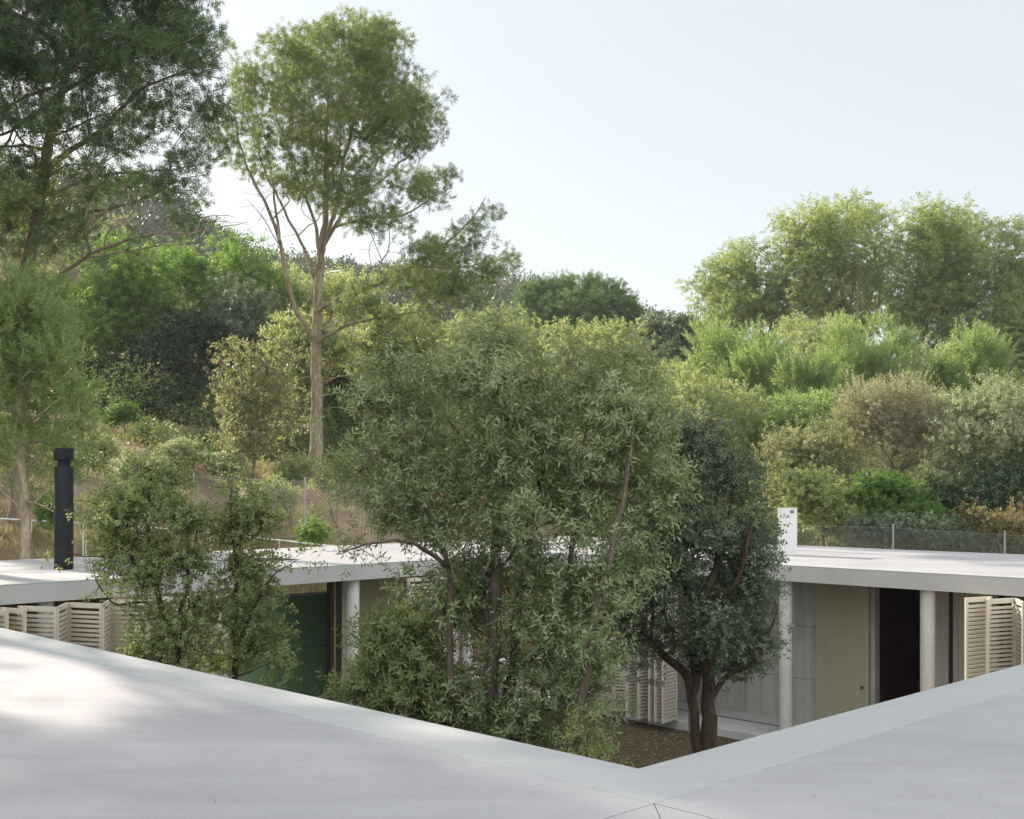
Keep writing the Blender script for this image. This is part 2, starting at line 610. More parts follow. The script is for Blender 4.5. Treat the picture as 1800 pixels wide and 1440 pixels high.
# corner field next to the camera, halved along its diagonal
cL, cR = ia0 - g, ib0 - g
d2 = G * 0.4
fields.poly([(cL, cR - d2), (cL, BN), (cL - (cR - BN) + d2, BN)], T0, T1)
fields.poly([(cL - d2, cR), (cL - (cR - BN), BN + 0.0 + d2), (AN, BN + d2), (AN, cR)], T0, T1)
ha0, ha1, hb0, hb1 = 18.9, 19.95, 11.6, 13.0          # opening of the added roof light
for q in ((ia1 + g, AO, BN, hb0), (ia1 + g, AO, hb1, ib1 - g), (ia1 + g, ha0, hb0, hb1), (ha1, AO, hb0, hb1)):
    fields.poly([(q[0], q[2]), (q[1], q[2]), (q[1], q[3]), (q[0], q[3])], T0, T1)
fields.poly([(ia1 - g, ib1), (ia1 - g, BO), (AN, BO), (AN, ib1)], T0, T1)
fields.poly([(ia1 + g, ib1 + g), (AO, ib1 + g), (AO, BO), (ia1 + g, BO)], T0, T1)
fo = fields.build('roof_field', M['roof'], roof)
jf = MB()
ring(jf, T0 - 0.0005, RT - 0.0045, AN + 0.02, AO - 0.02, BN + 0.02, BO - 0.02, A0 - 0.02, A1 + 0.02, B0 - 0.02, B1 + 0.02)
jf.build('joint_filler', M['joint'], roof)

# chimney and flue stand on the far roof
p = at(1384, 981, 0)


def roof_pt(px, py, z=RT):
    d = F * (CZ - z) / (py - HY)
    return np.array([(px - 900) / F * d, d])


def to_ab(x, y):
    return x * UL[0] + y * UL[1], x * UR[0] + y * UR[1]


c = roof_pt(1384, 976)
ca_, cb_ = to_ab(*c)
ch = MB()
zt = CZ - (893 - HY) / F * c[1]
ch.hbox(ca_ - 0.05, ca_ + 0.05, cb_ - 0.30, cb_ + 0.30, RT - 0.01, zt - 0.02)
ch.hbox(ca_ - 0.056, ca_ + 0.056, cb_ - 0.306, cb_ + 0.306, zt - 0.018, zt)
chim = ch.build('chimney', M['white'], roof, bevel=0.005)
MB().hbox(ca_ - 0.058, ca_ - 0.0515, cb_ + 0.03, cb_ + 0.17, zt - 0.11, zt - 0.05).build('vent', M['steel'], chim)
c = roof_pt(112, 1001)
fr = 0.158
zf = CZ - (788 - HY) / F * c[1]
hgt = zf - RT
fl = MB()
fl.lathe(c[0], c[1], [(fr, RT - 0.01), (fr, zf - 0.325), (fr * 0.985, zf - 0.318), (fr * 0.66, zf - 0.315), (fr * 0.66, zf - 0.21),
                      (fr * 1.02, zf - 0.207), (fr * 1.04, zf - 0.195), (fr * 1.04, zf - 0.006), (fr * 1.0, zf), (fr * 0.9, zf - 0.002)], 40)
fl.build('flue_pipe', M['flue'], roof, smooth=True)

# floor plinth round the courtyard, rooms' floor
mb = MB()
ring(mb, 0.0 - 0.2, FL, AN + 0.6, AO - 0.55, BN + 0.6, BO - 0.55, A0 - 0.05, A1 + 0.03, B0 - 0.05, B1 + 0.03)
plinth = mb.build('plinth', M['floor'], house, bevel=0.008)
tr = MB()
tr.hbox(3.2, 17.9, 19.28, 19.36, FL + 0.002, FL + 0.008)
tr.build('door_track', M['steel'], plinth)

# round columns
for a_, b_ in [(11.51, 18.58), (8.78, 18.58), (6.05, 18.58), (14.24, 18.58), (17.31, 18.58), (17.31, 15.9), (17.31, 13.02),
               (17.31, 10.14), (17.31, 7.26), (17.31, 4.45), (3.35, 18.58)]:
    x_, y_, _ = hp(a_, b_, 0)
    mb = MB()
    mb.lathe(x_, y_, [(0.122, FL - 0.002), (0.122, SOF + 0.002)], 32)
    mb.build('column', M['column'], house, smooth=True)

# right wing: walls behind the portico (plane b = 20)
WB = 20.0
mb = MB()
mb.hbox(11.70, 15.3, WB, WB + 0.2, FL, SOF)
wall_grey = mb.build('wall', M['wall'], house)
jn = MB()
for zj in (1.02, 2.05):
    jn.hbox(11.71, 15.3, WB - 0.0015, WB + 0.001, zj, zj + 0.007)
jn.hbox(13.35, 13.357, WB - 0.0025, WB - 0.0008, FL, SOF)
jn.build('formwork_joint', M['joint'], wall_grey)
mb = MB()
mb.hbox(10.58, 11.695, WB - 0.05, WB + 0.15, FL, SOF)
mb.hbox(10.575, 10.615, WB - 0.058, WB - 0.051, FL, SOF)
door = mb.build('door', M['olive'], house)
door['label'] = 'tall olive board door'
x_, y_, _ = hp(10.70, WB - 0.09, 0)
mb = MB()
mb.tube([hp(10.70, WB - 0.05, 1.02), hp(10.70, WB - 0.105, 1.02)], [0.018, 0.026], 12)
mb.build('door_knob', M['steel'], door)
mb = MB()
mb.hbox(10.47, 10.565, WB - 0.01, WB + 0.16, FL, SOF)
mb.build('door_frame', M['wall'], house)
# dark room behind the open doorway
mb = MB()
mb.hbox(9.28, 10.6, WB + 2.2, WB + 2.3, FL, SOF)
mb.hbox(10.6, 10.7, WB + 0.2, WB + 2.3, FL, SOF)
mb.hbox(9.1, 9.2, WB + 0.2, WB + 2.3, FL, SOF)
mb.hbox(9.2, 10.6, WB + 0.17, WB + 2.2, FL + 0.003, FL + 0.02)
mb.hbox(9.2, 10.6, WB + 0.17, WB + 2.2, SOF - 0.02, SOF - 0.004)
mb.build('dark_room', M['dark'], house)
mb = MB()
mb.hbox(9.07, 9.36, WB, WB + 0.16, FL, SOF)
mb.build('wall', M['wall'], house)
mb = MB()
mb.hbox(8.99, 9.065, WB + 0.04, WB + 0.14, FL, SOF)
mb.build('window_frame', M['dark'], house)
mb = MB()
mb.hbox(8.2, 8.985, WB + 0.01, WB + 0.16, FL, SOF)
mb.build('wall', M['wall'], house)


def glazing(name, a0, a1, b0, b1, z0, z1, along, nposts, mat_frame, label=None):
    """a window: frame with posts, one pane child"""
    fm = MB()
    t = 0.05
    if along == 'a':
        for i in range(nposts + 1):
            a = a0 + (a1 - a0) * i / nposts
            fm.hbox(a - t / 2, a + t / 2, b0, b1, z0 + t, z1 - t)
        fm.hbox(a0 - t / 2, a1 + t / 2, b0, b1, z0, z0 + t - 0.001)
        fm.hbox(a0 - t / 2, a1 + t / 2, b0, b1, z1 - t + 0.001, z1)
    else:
        for i in range(nposts + 1):
            b = b0 + (b1 - b0) * i / nposts
            fm.hbox(a0, a1, b - t / 2, b + t / 2, z0 + t, z1 - t)
        fm.hbox(a0, a1, b0 - t / 2, b1 + t / 2, z0, z0 + t - 0.001)
        fm.hbox(a0, a1, b0 - t / 2, b1 + t / 2, z1 - t + 0.001, z1)
    w = fm.build(name, mat_frame, house)
    if label:
        w['label'] = label
    pn = MB()
    if along == 'a':
        bm_ = (b0 + b1) / 2
        pn.hbox(a0, a1, bm_ - 0.004, bm_ + 0.004, z0 + 0.02, z1 - 0.02)
    else:
        am_ = (a0 + a1) / 2
        pn.hbox(am_ - 0.004, am_ + 0.004, b0, b1, z0 + 0.02, z1 - 0.02)
    pn.build('pane', M['glass'], w)
    return w


glazing('window', 3.4, 8.15, WB + 0.03, WB + 0.10, FL, SOF, 'a', 4, M['dark'])
glazing('window', 15.35, 18.2, WB + 0.03, WB + 0.10, FL, SOF, 'a', 2, M['dark'])
mb = MB()
mb.hbox(-2.4, 9.05, 23.9, 24.05, FL, SOF)
mb.hbox(10.75, 22.0, 23.9, 24.05, FL, SOF)
mb.hbox(9.05, 10.75, 23.9, 24.05, FL, SOF)
mb.hbox(15.2, 15.3, 20.25, 23.9, FL, SOF)
mb.hbox(8.2, 8.3, 20.2, 23.9, FL, SOF)
mb.build('wall', M['wall'], house)

# left wing: olive board wall, dark frames, the deep room with its green board wall and strip window
WA = 18.3
mb = MB()
mb.hbox(WA, WA + 0.12, 13.505, 16.6, FL, SOF)
ow = mb.build('wall', M['olive'], house)
ow['label'] = 'olive board wall with dark joints'
jn = MB()
jn.hbox(WA - 0.0015, WA + 0.001, 13.51, 16.6, 1.65, 1.658)
jn.hbox(WA - 0.0025, WA - 0.0008, 14.49, 14.497, FL, SOF)
jn.hbox(WA - 0.0025, WA - 0.0008, 15.45, 15.457, FL, SOF)
jn.build('board_joint', M['joint'], ow)
mb = MB()
mb.hbox(WA - 0.02, WA + 0.1, 13.21, 13.30, FL, SOF)
mb.hbox(WA + 0.0, WA + 0.14, 13.35, 13.49, FL, SOF)
df = mb.build('sliding_door_frame', M['bronze'], house)
mb = MB()
mb.hbox(WA + 0.0, WA + 0.06, 13.303, 13.347, FL, SOF)
mb.build('seal', M['brass'], df)
GAQ = 20.0
mb = MB()
mb.hbox(GAQ, GAQ + 0.15, 10.6, 15.6, FL, 2.53)
gw = mb.build('wall', M['green'], house)
gw['label'] = 'glossy dark green board wall'
jn = MB()
jn.hbox(GAQ - 0.0015, GAQ + 0.001, 10.6, 15.6, 1.45, 1.46)
jn.hbox(GAQ - 0.0025, GAQ - 0.0008, 13.05, 13.06, FL, 1.45)
jn.build('board_joint', M['dark'], gw)
glazing('window', GAQ, GAQ + 0.08, 10.65, 14.47, 2.535, SOF, 'b', 2, M['frame_white'], 'long strip window with a white frame')
mb = MB()
mb.hbox(GAQ, GAQ + 0.15, 14.52, 15.6, 2.535, SOF)
mb.hbox(WA + 0.15, GAQ - 0.01, 15.62, 15.75, FL, SOF)
mb.build('wall', M['dark'], house)
# room behind the left shutters: low ochre wall below big openings to the bank outside
mb = MB()
mb.hbox(21.5, 21.65, -2, 10.29, FL, 0.75)
mb.build('wall', M['ochre'], house)
glazing('window', 21.53, 21.60, -1.9, 10.2, 0.755, SOF, 'b', 6, M['bronze'])
# linen cloth added behind the shutters to give the warm light between slats
cu_b = np.linspace(1.0, 10.25, 340)
cu_a = 21.3 + 0.05 * np.sin(cu_b * 21) + 0.03 * np.sin(cu_b * 47 + 1)
cu_v, cu_f = [], []
for i in range(len(cu_b)):
    for z in (FL + 0.02, 1.5, SOF - 0.02):
        cu_v.append(hp(cu_a[i], cu_b[i], z))
for i in range(len(cu_b) - 1):
    for k in range(2):
        cu_f.append((i * 3 + k, (i + 1) * 3 + k, (i + 1) * 3 + k + 1, i * 3 + k + 1))
cu = link_mesh('added_curtain', cu_v, cu_f, M['added_curtain'], house, smooth=True)
so = cu.modifiers.new('cloth_thickness', 'SOLIDIFY')
so.thickness = 0.003
# near wings' courtyard walls, under the camera
mb = MB()
mb.hbox(2.2, 2.35, 4.2, 20, FL, SOF)
mb.hbox(2.36, 21, 2.9, 3.05, FL, SOF)
mb.build('wall', M['wall'], house)


# roof light added to brighten the green wall: a hole through slab and field, glazed flush
def outward(o):
    b = bmesh.new()
    b.from_mesh(o.data)
    bmesh.ops.recalc_face_normals(b, faces=b.faces)
    b.to_mesh(o.data)
    b.free()


cut = MB().hbox(18.9, 19.95, 11.6, 13.0, SOF - 0.5, RT + 0.5).build('cut', M['joint'])
outward(cut)
for o in list(COL.objects):
    if o.name.split('.')[0] in ('roof', 'joint_filler') and o.parent in (house, roof):
        outward(o)
        bmod = o.modifiers.new('cut', 'BOOLEAN')
        bmod.object = cut
        bmod.solver = 'EXACT'
dgr = bpy.context.evaluated_depsgraph_get()
dgr.update()
for o in list(COL.objects):
    if o.modifiers.get('cut'):
        me = bpy.data.meshes.new_from_object(o.evaluated_get(dgr))
        o.modifiers.clear()
        o.data = me
bpy.data.objects.remove(cut)
MB().hbox(18.9, 19.95, 11.6, 13.0, RT - 0.03, RT - 0.015).build('added_roof_light', M['glass'], roof)


# folding louvred shutters: every leaf one panel
def shutter(p0, p1, latch_end=0, z0=FL + 0.03, z1=SOF - 0.03):
    """one leaf between two plan points (a,b)"""
    A = np.array(hp(p0[0], p0[1], 0)[:2])
    B = np.array(hp(p1[0], p1[1], 0)[:2])
    d = (B - A)
    L = np.linalg.norm(d)
    d /= L
    nrm = np.array([-d[1], d[0]])
    th, st = 0.036, 0.055

    def bx(mb, s0, s1, t0, t1, za, zb):
        pts = []
        for z in (za, zb):
            for s, t in ((s0, t0), (s1, t0), (s1, t1), (s0, t1)):
                q = A + d * s + nrm * t
                pts.append((q[0], q[1], z))
        mb.hexa(pts)
    mb = MB()
    h = th / 2
    e = 0.006
    bx(mb, e, st, -h, h, z0, z1)
    bx(mb, L - st, L - e, -h, h, z0, z1)
    bx(mb, st, L - st, -h * 0.97, h * 0.97, z0, z0 + 0.075)
    bx(mb, st, L - st, -h * 0.97, h * 0.97, z1 - 0.075, z1)
    z = z0 + 0.075 + 0.024
    while z + 0.043 < z1 - 0.075 - 0.005:
        bx(mb, st, L - st, -0.010, 0.010, z, z + 0.043)
        z += 0.068
    o = mb.build('shutter', M['shutter'], house)
    if latch_end is not None:
        lt = MB()
        s = 0.03 if latch_end == 0 else L - 0.03
        zz = 0.92 if z1 - z0 > 2 else 1.0
        for sg in (-1, 1):
            t0, t1 = sorted((sg * h, sg * (h + 0.008)))
            bx(lt, s - 0.016, s + 0.016, t0, t1, zz, zz + 0.12)
        s0_, s1_ = (-0.004, 0.005) if latch_end == 0 else (L - 0.005, L + 0.004)
        bx(lt, s0_, s1_, -0.014, 0.014, zz + 0.01, zz + 0.11)
        lt.build('latch', M['steel'], o)
    return o


def concertina(pts):
    for i in range(len(pts) - 1):
        p0, p1 = pts[i], pts[i + 1]
        shutter(p0, p1, 0 if (p0[0] + p0[1] * 0 < 1e9 and i % 2 == 0) else 1)


fb, bb = 17.80, 18.36
concertina([(7.80, fb), (7.62, bb), (7.46, fb), (7.24, bb), (6.90, fb), (6.62, bb), (6.28, fb), (6.02, bb), (5.66, fb), (5.40, bb)])
concertina([(13.77, fb), (13.84, bb), (13.96, fb), (14.02, bb), (14.10, fb), (14.24, bb), (14.38, fb), (14.50, bb), (14.67, fb), (14.86, bb),
            (15.27, 18.10), (15.78, 18.34)])
fa, ba = 16.50, 17.08
concertina([(fa, 6.15), (ba, 6.26), (fa, 6.38), (ba, 6.50), (fa, 6.63), (ba, 6.76), (fa, 7.09), (ba, 7.50), (fa, 7.78), (ba, 8.17),
            (fa, 8.49), (ba, 8.87), (fa, 9.18), (ba, 9.57), (fa, 9.90)])
concertina([(ba - 0.02, 14.12), (ba - 0.05, 14.78), (ba + 0.0, 15.44)])

# ------------------------------------------------------------------ plants: builder
def unit(v):
    return v / (np.linalg.norm(v, axis=-1, keepdims=True) + 1e-9)


def leaves(P, D, N, L, W, bend=0.06):
    """one diamond-shaped leaf per row"""
    n = len(P)
    D = unit(D)
    S = unit(np.cross(D, N))
    U = np.cross(S, D)
    L = np.broadcast_to(L, (n,))[:, None]
    W = np.broadcast_to(W, (n,))[:, None]
    mid = P + D * L * 0.48 - U * L * bend
    V = np.stack([P, mid + S * W * 0.5, P + D * L, mid - S * W * 0.5], 1).reshape(-1, 3)
    return V, np.arange(n * 4).reshape(n, 4)


def sprays(rng, S, T, ln, k, L, W, spread=0.8, droop=0.0, lo=0.15, lvar=0.25):
    """k leaves along each twig (start S, direction T, length ln)"""
    n = len(S)
    T = unit(T)
    ref = unit(rng.normal(size=(n, 3)))
    A = unit(np.cross(T, ref))
    B = np.cross(T, A)
    i = np.arange(k)
    u = lo + (1 - lo) * (i + rng.rand(n, k) * 0.8) / k
    ang = i * 2.39996 + rng.rand(n, 1) * 6.28
    R = A[:, None, :] * np.cos(ang)[..., None] + B[:, None, :] * np.sin(ang)[..., None]
    P = S[:, None, :] + T[:, None, :] * (u * np.broadcast_to(ln, (n,))[:, None])[..., None]
    fw = (1.0 - 0.5 * (1 - u))[..., None]
    D = T[:, None, :] * fw * (1 - spread * 0.5) + R * spread + rng.normal(size=(n, k, 3)) * 0.15
    D[..., 2] -= droop
    N = np.cross(R, D) + rng.normal(size=(n, k, 3)) * 0.15
    N = np.cross(D, N)
    m = n * k
    LL = L * (1 + lvar * (rng.rand(m) * 2 - 1))
    return leaves(P.reshape(m, 3), D.reshape(m, 3), N.reshape(m, 3), LL, W * (1 + lvar * (rng.rand(m) * 2 - 1)))


def sticks(P0, P1, r0, r1):
    """thin three-sided twigs"""
    n = len(P0)
    T = unit(P1 - P0)
    ref = np.where(np.abs(T[:, 2:3]) > 0.8, np.array([[1.0, 0, 0]]), np.array([[0, 0, 1.0]]))
    A = unit(np.cross(T, ref))
    B = np.cross(T, A)
    V = np.empty((n, 6, 3))
    for i in range(3):
        t = i * 2.0944
        d = A * math.cos(t) + B * math.sin(t)
        V[:, i] = P0 + d * np.broadcast_to(r0, (n,))[:, None]
        V[:, 3 + i] = P1 + d * np.broadcast_to(r1, (n,))[:, None]
    k = np.arange(n)[:, None] * 6
    Fq = np.concatenate([k + np.array([[0, 1, 4, 3]]), k + np.array([[1, 2, 5, 4]]), k + np.array([[2, 0, 3, 5]])], 0)
    return V.reshape(-1, 3), Fq


def resample(P, R, step):
    P, R = np.asarray(P, float), np.asarray(R, float)
    s = np.concatenate([[0], np.cumsum(np.linalg.norm(np.diff(P, axis=0), axis=1))])
    n = max(2, int(s[-1] / step) + 1)
    t = np.linspace(0, s[-1], n)
    # smooth: Catmull-Rom through the given points
    out = np.empty((n, 3))
    for i, q in enumerate(t):
        k = min(max(np.searchsorted(s, q) - 1, 0), len(P) - 2)
        u = (q - s[k]) / (s[k + 1] - s[k] + 1e-9)
        p0, p1, p2, p3 = P[max(k - 1, 0)], P[k], P[k + 1], P[min(k + 2, len(P) - 1)]
        out[i] = 0.5 * (2 * p1 + (p2 - p0) * u + (2 * p0 - 5 * p1 + 4 * p2 - p3) * u * u + (3 * p1 - p0 - 3 * p2 + p3) * u ** 3)
    return out, np.interp(t, s, R)


def grow(rng, limbs, targets, bf=0.3, step=0.4):
    """limbs: [(points, radii)]; the first is the trunk. Targets are joined by a balanced spanning tree. -> paths [(points, radii)]"""
    pos, par, rex = [], [], []
    for li, (P, R) in enumerate(limbs):
        Q, RR = resample(P, R, step)
        Q[1:-1] += rng.normal(0, step * 0.05, Q[1:-1].shape)
        base = len(pos)
        if li == 0:
            anchor = -1
        else:
            A = np.array(pos)
            anchor = int(np.argmin(np.linalg.norm(A - Q[0], axis=1)))
        for i in range(len(Q)):
            pos.append(Q[i])
            rex.append(RR[i])
            par.append(anchor if i == 0 else base + i - 1)
    m = len(pos)
    n = len(targets)
    X = np.zeros((m + n, 3))
    X[:m] = pos
    pl = np.zeros(m + n)
    for i in range(m):
        if par[i] >= 0:
            pl[i] = pl[par[i]] + np.linalg.norm(X[i] - X[par[i]])
    par = par + [0] * n
    rex = np.array(rex + [0.0] * n)
    if n:
        Tg = np.asarray(targets, float)
        best = np.full(n, 1e9)
        bn = np.zeros(n, int)
        lo = int(len(resample(limbs[0][0], limbs[0][1], step)[0]) * 0.25)
        for i in range(lo, m):
            c = np.linalg.norm(Tg - X[i], axis=1) + bf * pl[i]
            w = c < best
            best[w] = c[w]
            bn[w] = i
        done = np.zeros(n, bool)
        for k in range(n):
            j = int(np.argmin(np.where(done, 1e9, best)))
            done[j] = True
            i = m + k
            X[i] = Tg[j]
            par[i] = int(bn[j])
            pl[i] = pl[par[i]] + np.linalg.norm(X[i] - X[par[i]])
            c = np.linalg.norm(Tg - X[i], axis=1) + bf * pl[i]
            w = c < best
            best[w] = c[w]
            bn[w] = i
    tot = m + n
    cnt = np.zeros(tot)
    ch = [[] for _ in range(tot)]
    for i in range(tot - 1, -1, -1):
        if not ch[i]:
            cnt[i] = 1
        else:
            cnt[i] = sum(cnt[c] for c in ch[i])
        if par[i] >= 0:
            ch[par[i]].append(i)
    return X, par, ch, cnt, rex


def wood(rng, X, par, ch, cnt, rex, rt=0.006, ex=0.5, sides=8, wig=0.02):
    r = np.maximum(rt * cnt ** ex, 0)
    r = np.where(rex > 0, np.maximum(rex, r * 0.0 + rt), r)
    # radius never grows outward
    order = np.arange(len(X))
    for i in order:
        if par[i] >= 0:
            r[i] = min(r[i], r[par[i]])
    Vs, Fs, off = [], [], 0
    stack = [(0, None)]
    while stack:
        i, prev = stack.pop()
        P, R = [], []
        if prev is not None:
            P.append(X[prev])
            R.append(r[i])
        while True:
            P.append(X[i])
            R.append(r[i])
            if not ch[i]:
                break
            c = max(ch[i], key=lambda q: (rex[q] > 0, cnt[q]))
            for q in ch[i]:
                if q != c:
                    stack.append((q, i))
            i = c
        P, R = np.array(P), np.array(R)
        if len(P) < 2:
            continue
        seg = np.linalg.norm(np.diff(P, axis=0), axis=1).mean()
        Q, RR = resample(P, R, max(seg * 0.5, 0.04))
        Q[1:-1] += rng.normal(0, wig, Q[1:-1].shape) * seg
        RR[-1] *= 0.6
        V, Fq = tube_arrays(Q, RR, sides if R[0] > 0.03 else (5 if R[0] > 0.012 else 3))
        Vs.append(V)
        Fs.append(Fq + off)
        off += len(V)
    return Vs, Fs, off


def crown_points(rng, lobes, n, shell=0.45):
    """lobes: rows (cx,cy,cz,rx,ry,rz,weight). -> points, lobe centres"""
    Lb = np.asarray(lobes, float)
    w = Lb[:, 6] * (Lb[:, 3] * Lb[:, 4] * Lb[:, 5]) ** (2 / 3)
    idx = rng.choice(len(Lb), n, p=w / w.sum())
    d = unit(rng.normal(size=(n, 3)))
    rr = rng.rand(n) ** shell
    lump = 1 + 0.18 * np.sin(d[:, 0] * 5 + idx) * np.sin(d[:, 1] * 4.3 + idx * 2) + 0.12 * np.sin(d[:, 2] * 7 + idx * 3)
    lump = lump * np.where(rng.rand(n) < 0.13, 1.1 + 0.35 * rng.rand(n), 1.0)
    P = Lb[idx, :3] + d * Lb[idx, 3:6] * (rr * lump)[:, None]
    return P, Lb[idx, :3], Lb[idx, 3:6].min(1)


SP = {}   # species: what a twig carries


def species(name, **kw):
    SP[name] = kw


def plant(name, label, cat, base, limbs, lobes, sp, seed, n_clump, n_twig, group=None, over=None, crown_name='crown',
          clump_r=None, bare=None):
    """an Empty at the plant's foot > trunk (limbs and twigs in one mesh), crown (leaves)"""
    s = dict(SP[sp])
    if over:
        s.update(over)
    rng = np.random.RandomState(seed)
    root = empty(name, tuple(map(float, base)))
    tag(root, label, cat, group)
    C, LC, LR = crown_points(rng, lobes, n_clump, s.get('shell', 0.45))
    CT = C
    if bare:                                        # leafless twigs
        CT = np.vstack([C, crown_points(rng, bare[0], bare[1], 0.5)[0]])
    X, par, ch, cnt, rex = grow(rng, limbs, CT, s.get('bf', 0.3), s.get('step', 0.4))
    Vs, Fs, off = wood(rng, X, par, ch, cnt, rex, s.get('rt', 0.006), s.get('ex', 0.5), s.get('sides', 8))
    # twigs round every clump
    k = rng.randint(0, n_clump, n_twig)
    rc = np.broadcast_to(s['rc'], (n_twig,)) if clump_r is None else clump_r
    off3 = rng.normal(size=(n_twig, 3)) * np.array([1, 1, s.get('flat', 0.75)])
    off3 *= (rng.rand(n_twig, 1) ** 0.33) * np.asarray(rc)[:, None] / (np.linalg.norm(off3, axis=1, keepdims=True) + 1e-9)
    S = C[k] + off3
    T = unit(S - LC[k]) * s.get('out', 0.5) + unit(off3) * s.get('rad', 0.8) + rng.normal(size=(n_twig, 3)) * 0.3
    T[:, 2] += s.get('up', 0.3)
    T = unit(T)
    ln = s['tl'] * (0.6 + 0.8 * rng.rand(n_twig))
    if s.get('stick', 0):
        m = rng.rand(n_twig) < s['stick']
        P0 = C[k][m] * 0.85 + S[m] * 0.15
        V, Fq = sticks(P0, S[m], s.get('sr', 0.004), s.get('sr', 0.004) * 0.7)
        Vs.append(V)
        Fs.append(Fq + off)
        off += len(V)
        V, Fq = sticks(S[m], S[m] + T[m] * ln[m][:, None] * 0.95, s.get('sr', 0.004) * 0.7, s.get('sr', 0.004) * 0.3)
        Vs.append(V)
        Fs.append(Fq + off)
        off += len(V)
    tr = link_mesh('trunk', np.concatenate(Vs), np.concatenate(Fs), M[s['bark']], root, smooth=True)
    V, Fq = sprays(rng, S, T, ln, s['k'], s['L'], s['W'], s.get('spread', 0.8), s.get('droop', 0.0), s.get('lo', 0.15))
    cr = link_mesh(crown_name, V, Fq, M[s['leaf']], root)
    return root


def copy_thing(o, loc, rz, sc, label, group=None, name=None):
    c = o.copy()
    COL.objects.link(c)
    c.location = loc
    c.rotation_euler = (0, 0, rz)
    c.scale = sc if isinstance(sc, tuple) else (sc, sc, sc)
    c['label'] = label
    if group:
        c['group'] = group
    elif 'group' in c:
        del c['group']
    for chd in o.children:
        q = chd.copy()
        COL.objects.link(q)
        q.parent = c
        q.matrix_parent_inverse = chd.matrix_parent_inverse.copy()
    return c


def lobes_px(rng, d, spec, wid=None, cx=None, depth=0.7):
    """spec rows (px, py, rpx, rpy[, weight[, depth offset m]]) seen at distance d -> ellipsoids in the world with real depth"""
    out = []
    xs = np.array([r[0] for r in spec], float)
    if cx is None:
        cx = xs.mean()
    if wid is None:
        wid = max(np.abs(xs - cx).max(), max(r[2] for r in spec))
    for r in spec:
        w = r[4] if len(r) > 4 else 1.0
        u = (r[0] - cx) / (wid * 1.05)
        half = wid * math.sqrt(max(0.05, 1 - min(1, u * u))) / F * d
        if len(r) > 5:
            offs = [r[5]]
        elif r[2] > 45:
            offs = [-half * depth * (0.3 + 0.6 * rng.rand()), half * depth * (0.3 + 0.6 * rng.rand())]
        else:
            offs = [half * depth * (rng.rand() * 2 - 1)]
        for o in offs:
            dd = d + o
            c = at(r[0], r[1], dd)
            rx, rz = r[2] / F * dd, r[3] / F * dd
            out.append((c[0], c[1], c[2], rx, (rx + rz) / 2, rz, w))
    return out


def limb_px(d, pts, r0, r1, dy=None):
    """pixel polyline at distance d; dy: distance offset at the start and the end"""
    n = len(pts)
    dy = dy or (0, 0)
    P = [at(p[0], p[1], d + dy[0] + (dy[1] - dy[0]) * i / (n - 1)) for i, p in enumerate(pts)]
    return (np.array(P), np.linspace(r0, r1, n))


def foot(px, d, z=None):
    x = (px - 900.0) / F * d
    return np.array([x, d, float(ground(x, d)) if z is None else z])


def trunk_to(base, P, r0):
    """prepend the plant's foot to a limb"""
    Q, R = P
    f = np.array([base[0], base[1], base[2] - 0.15])
    return (np.vstack([f, Q]), np.concatenate([[r0], R]))


def lobe_cloud(rng, h, w, n, lo=0.3, top=1.0, r=(0.28, 0.42), flat=0.8):
    """a crown of n lobes for a plant of height h and width w standing at the origin"""
    out = []
    for i in range(n):
        t = lo + (top - lo) * (i + 0.5) / n
        prof = math.sin(min(1, (t - lo) / (1 - lo) * 0.85 + 0.15) * math.pi) ** 0.6
        ang = i * 2.4 + rng.rand()
        rad = w * 0.5 * prof * (0.35 + 0.45 * rng.rand())
        rr = w * (r[0] + (r[1] - r[0]) * rng.rand()) * (0.6 + 0.4 * prof)
        zz = min(t * h, h - rr * flat * 0.8)
        out.append((rad * math.cos(ang), rad * math.sin(ang), zz, rr, rr, rr * flat, 1.0))
    return out


def poly_lobes(rng, d, poly, n, r0, r1, depth=0.7, hole=None, flat=0.85):
    """n small boughs spread over an outline given in the photograph's pixels, each at its own real depth"""
    P = np.array(poly, float)
    lo, hi = P.min(0), P.max(0)

    def inside(x, y):
        c = False
        j = len(P) - 1
        for i in range(len(P)):
            if (P[i, 1] > y) != (P[j, 1] > y) and x < (P[j, 0] - P[i, 0]) * (y - P[i, 1]) / (P[j, 1] - P[i, 1]) + P[i, 0]:
                c = not c
            j = i
        return c
    out, pts = [], []
    tries = 0
    while len(out) < n and tries < 40000:
        tries += 1
        x, y = lo + (hi - lo) * rng.rand(2)
        if not inside(x, y):
            continue
        xs = [q for q in np.arange(lo[0], hi[0], 6) if inside(q, y)]
        xl, xr = min(xs), max(xs)
        u = (x - (xl + xr) / 2) / max(8, (xr - xl) / 2)
        half = (xr - xl) / 2 * math.sqrt(max(0.05, 1 - u * u)) * depth / F * d
        o = half * (rng.rand() * 2 - 1)
        if hole and hole[0] < x < hole[2] and hole[1] < y < hole[3] and o < 0.1 * half:
            continue
        c = at(x, y, d + o)
        if pts:
            k = np.linalg.norm(np.array(pts) - c, axis=1).min()
            if k < r0 / F * d * 0.75:
                continue
        pts.append(c)
        r = (r0 + (r1 - r0) * rng.rand()) / F * d
        out.append((c[0], c[1], c[2], r, r, r * flat, 1.0))
    return out

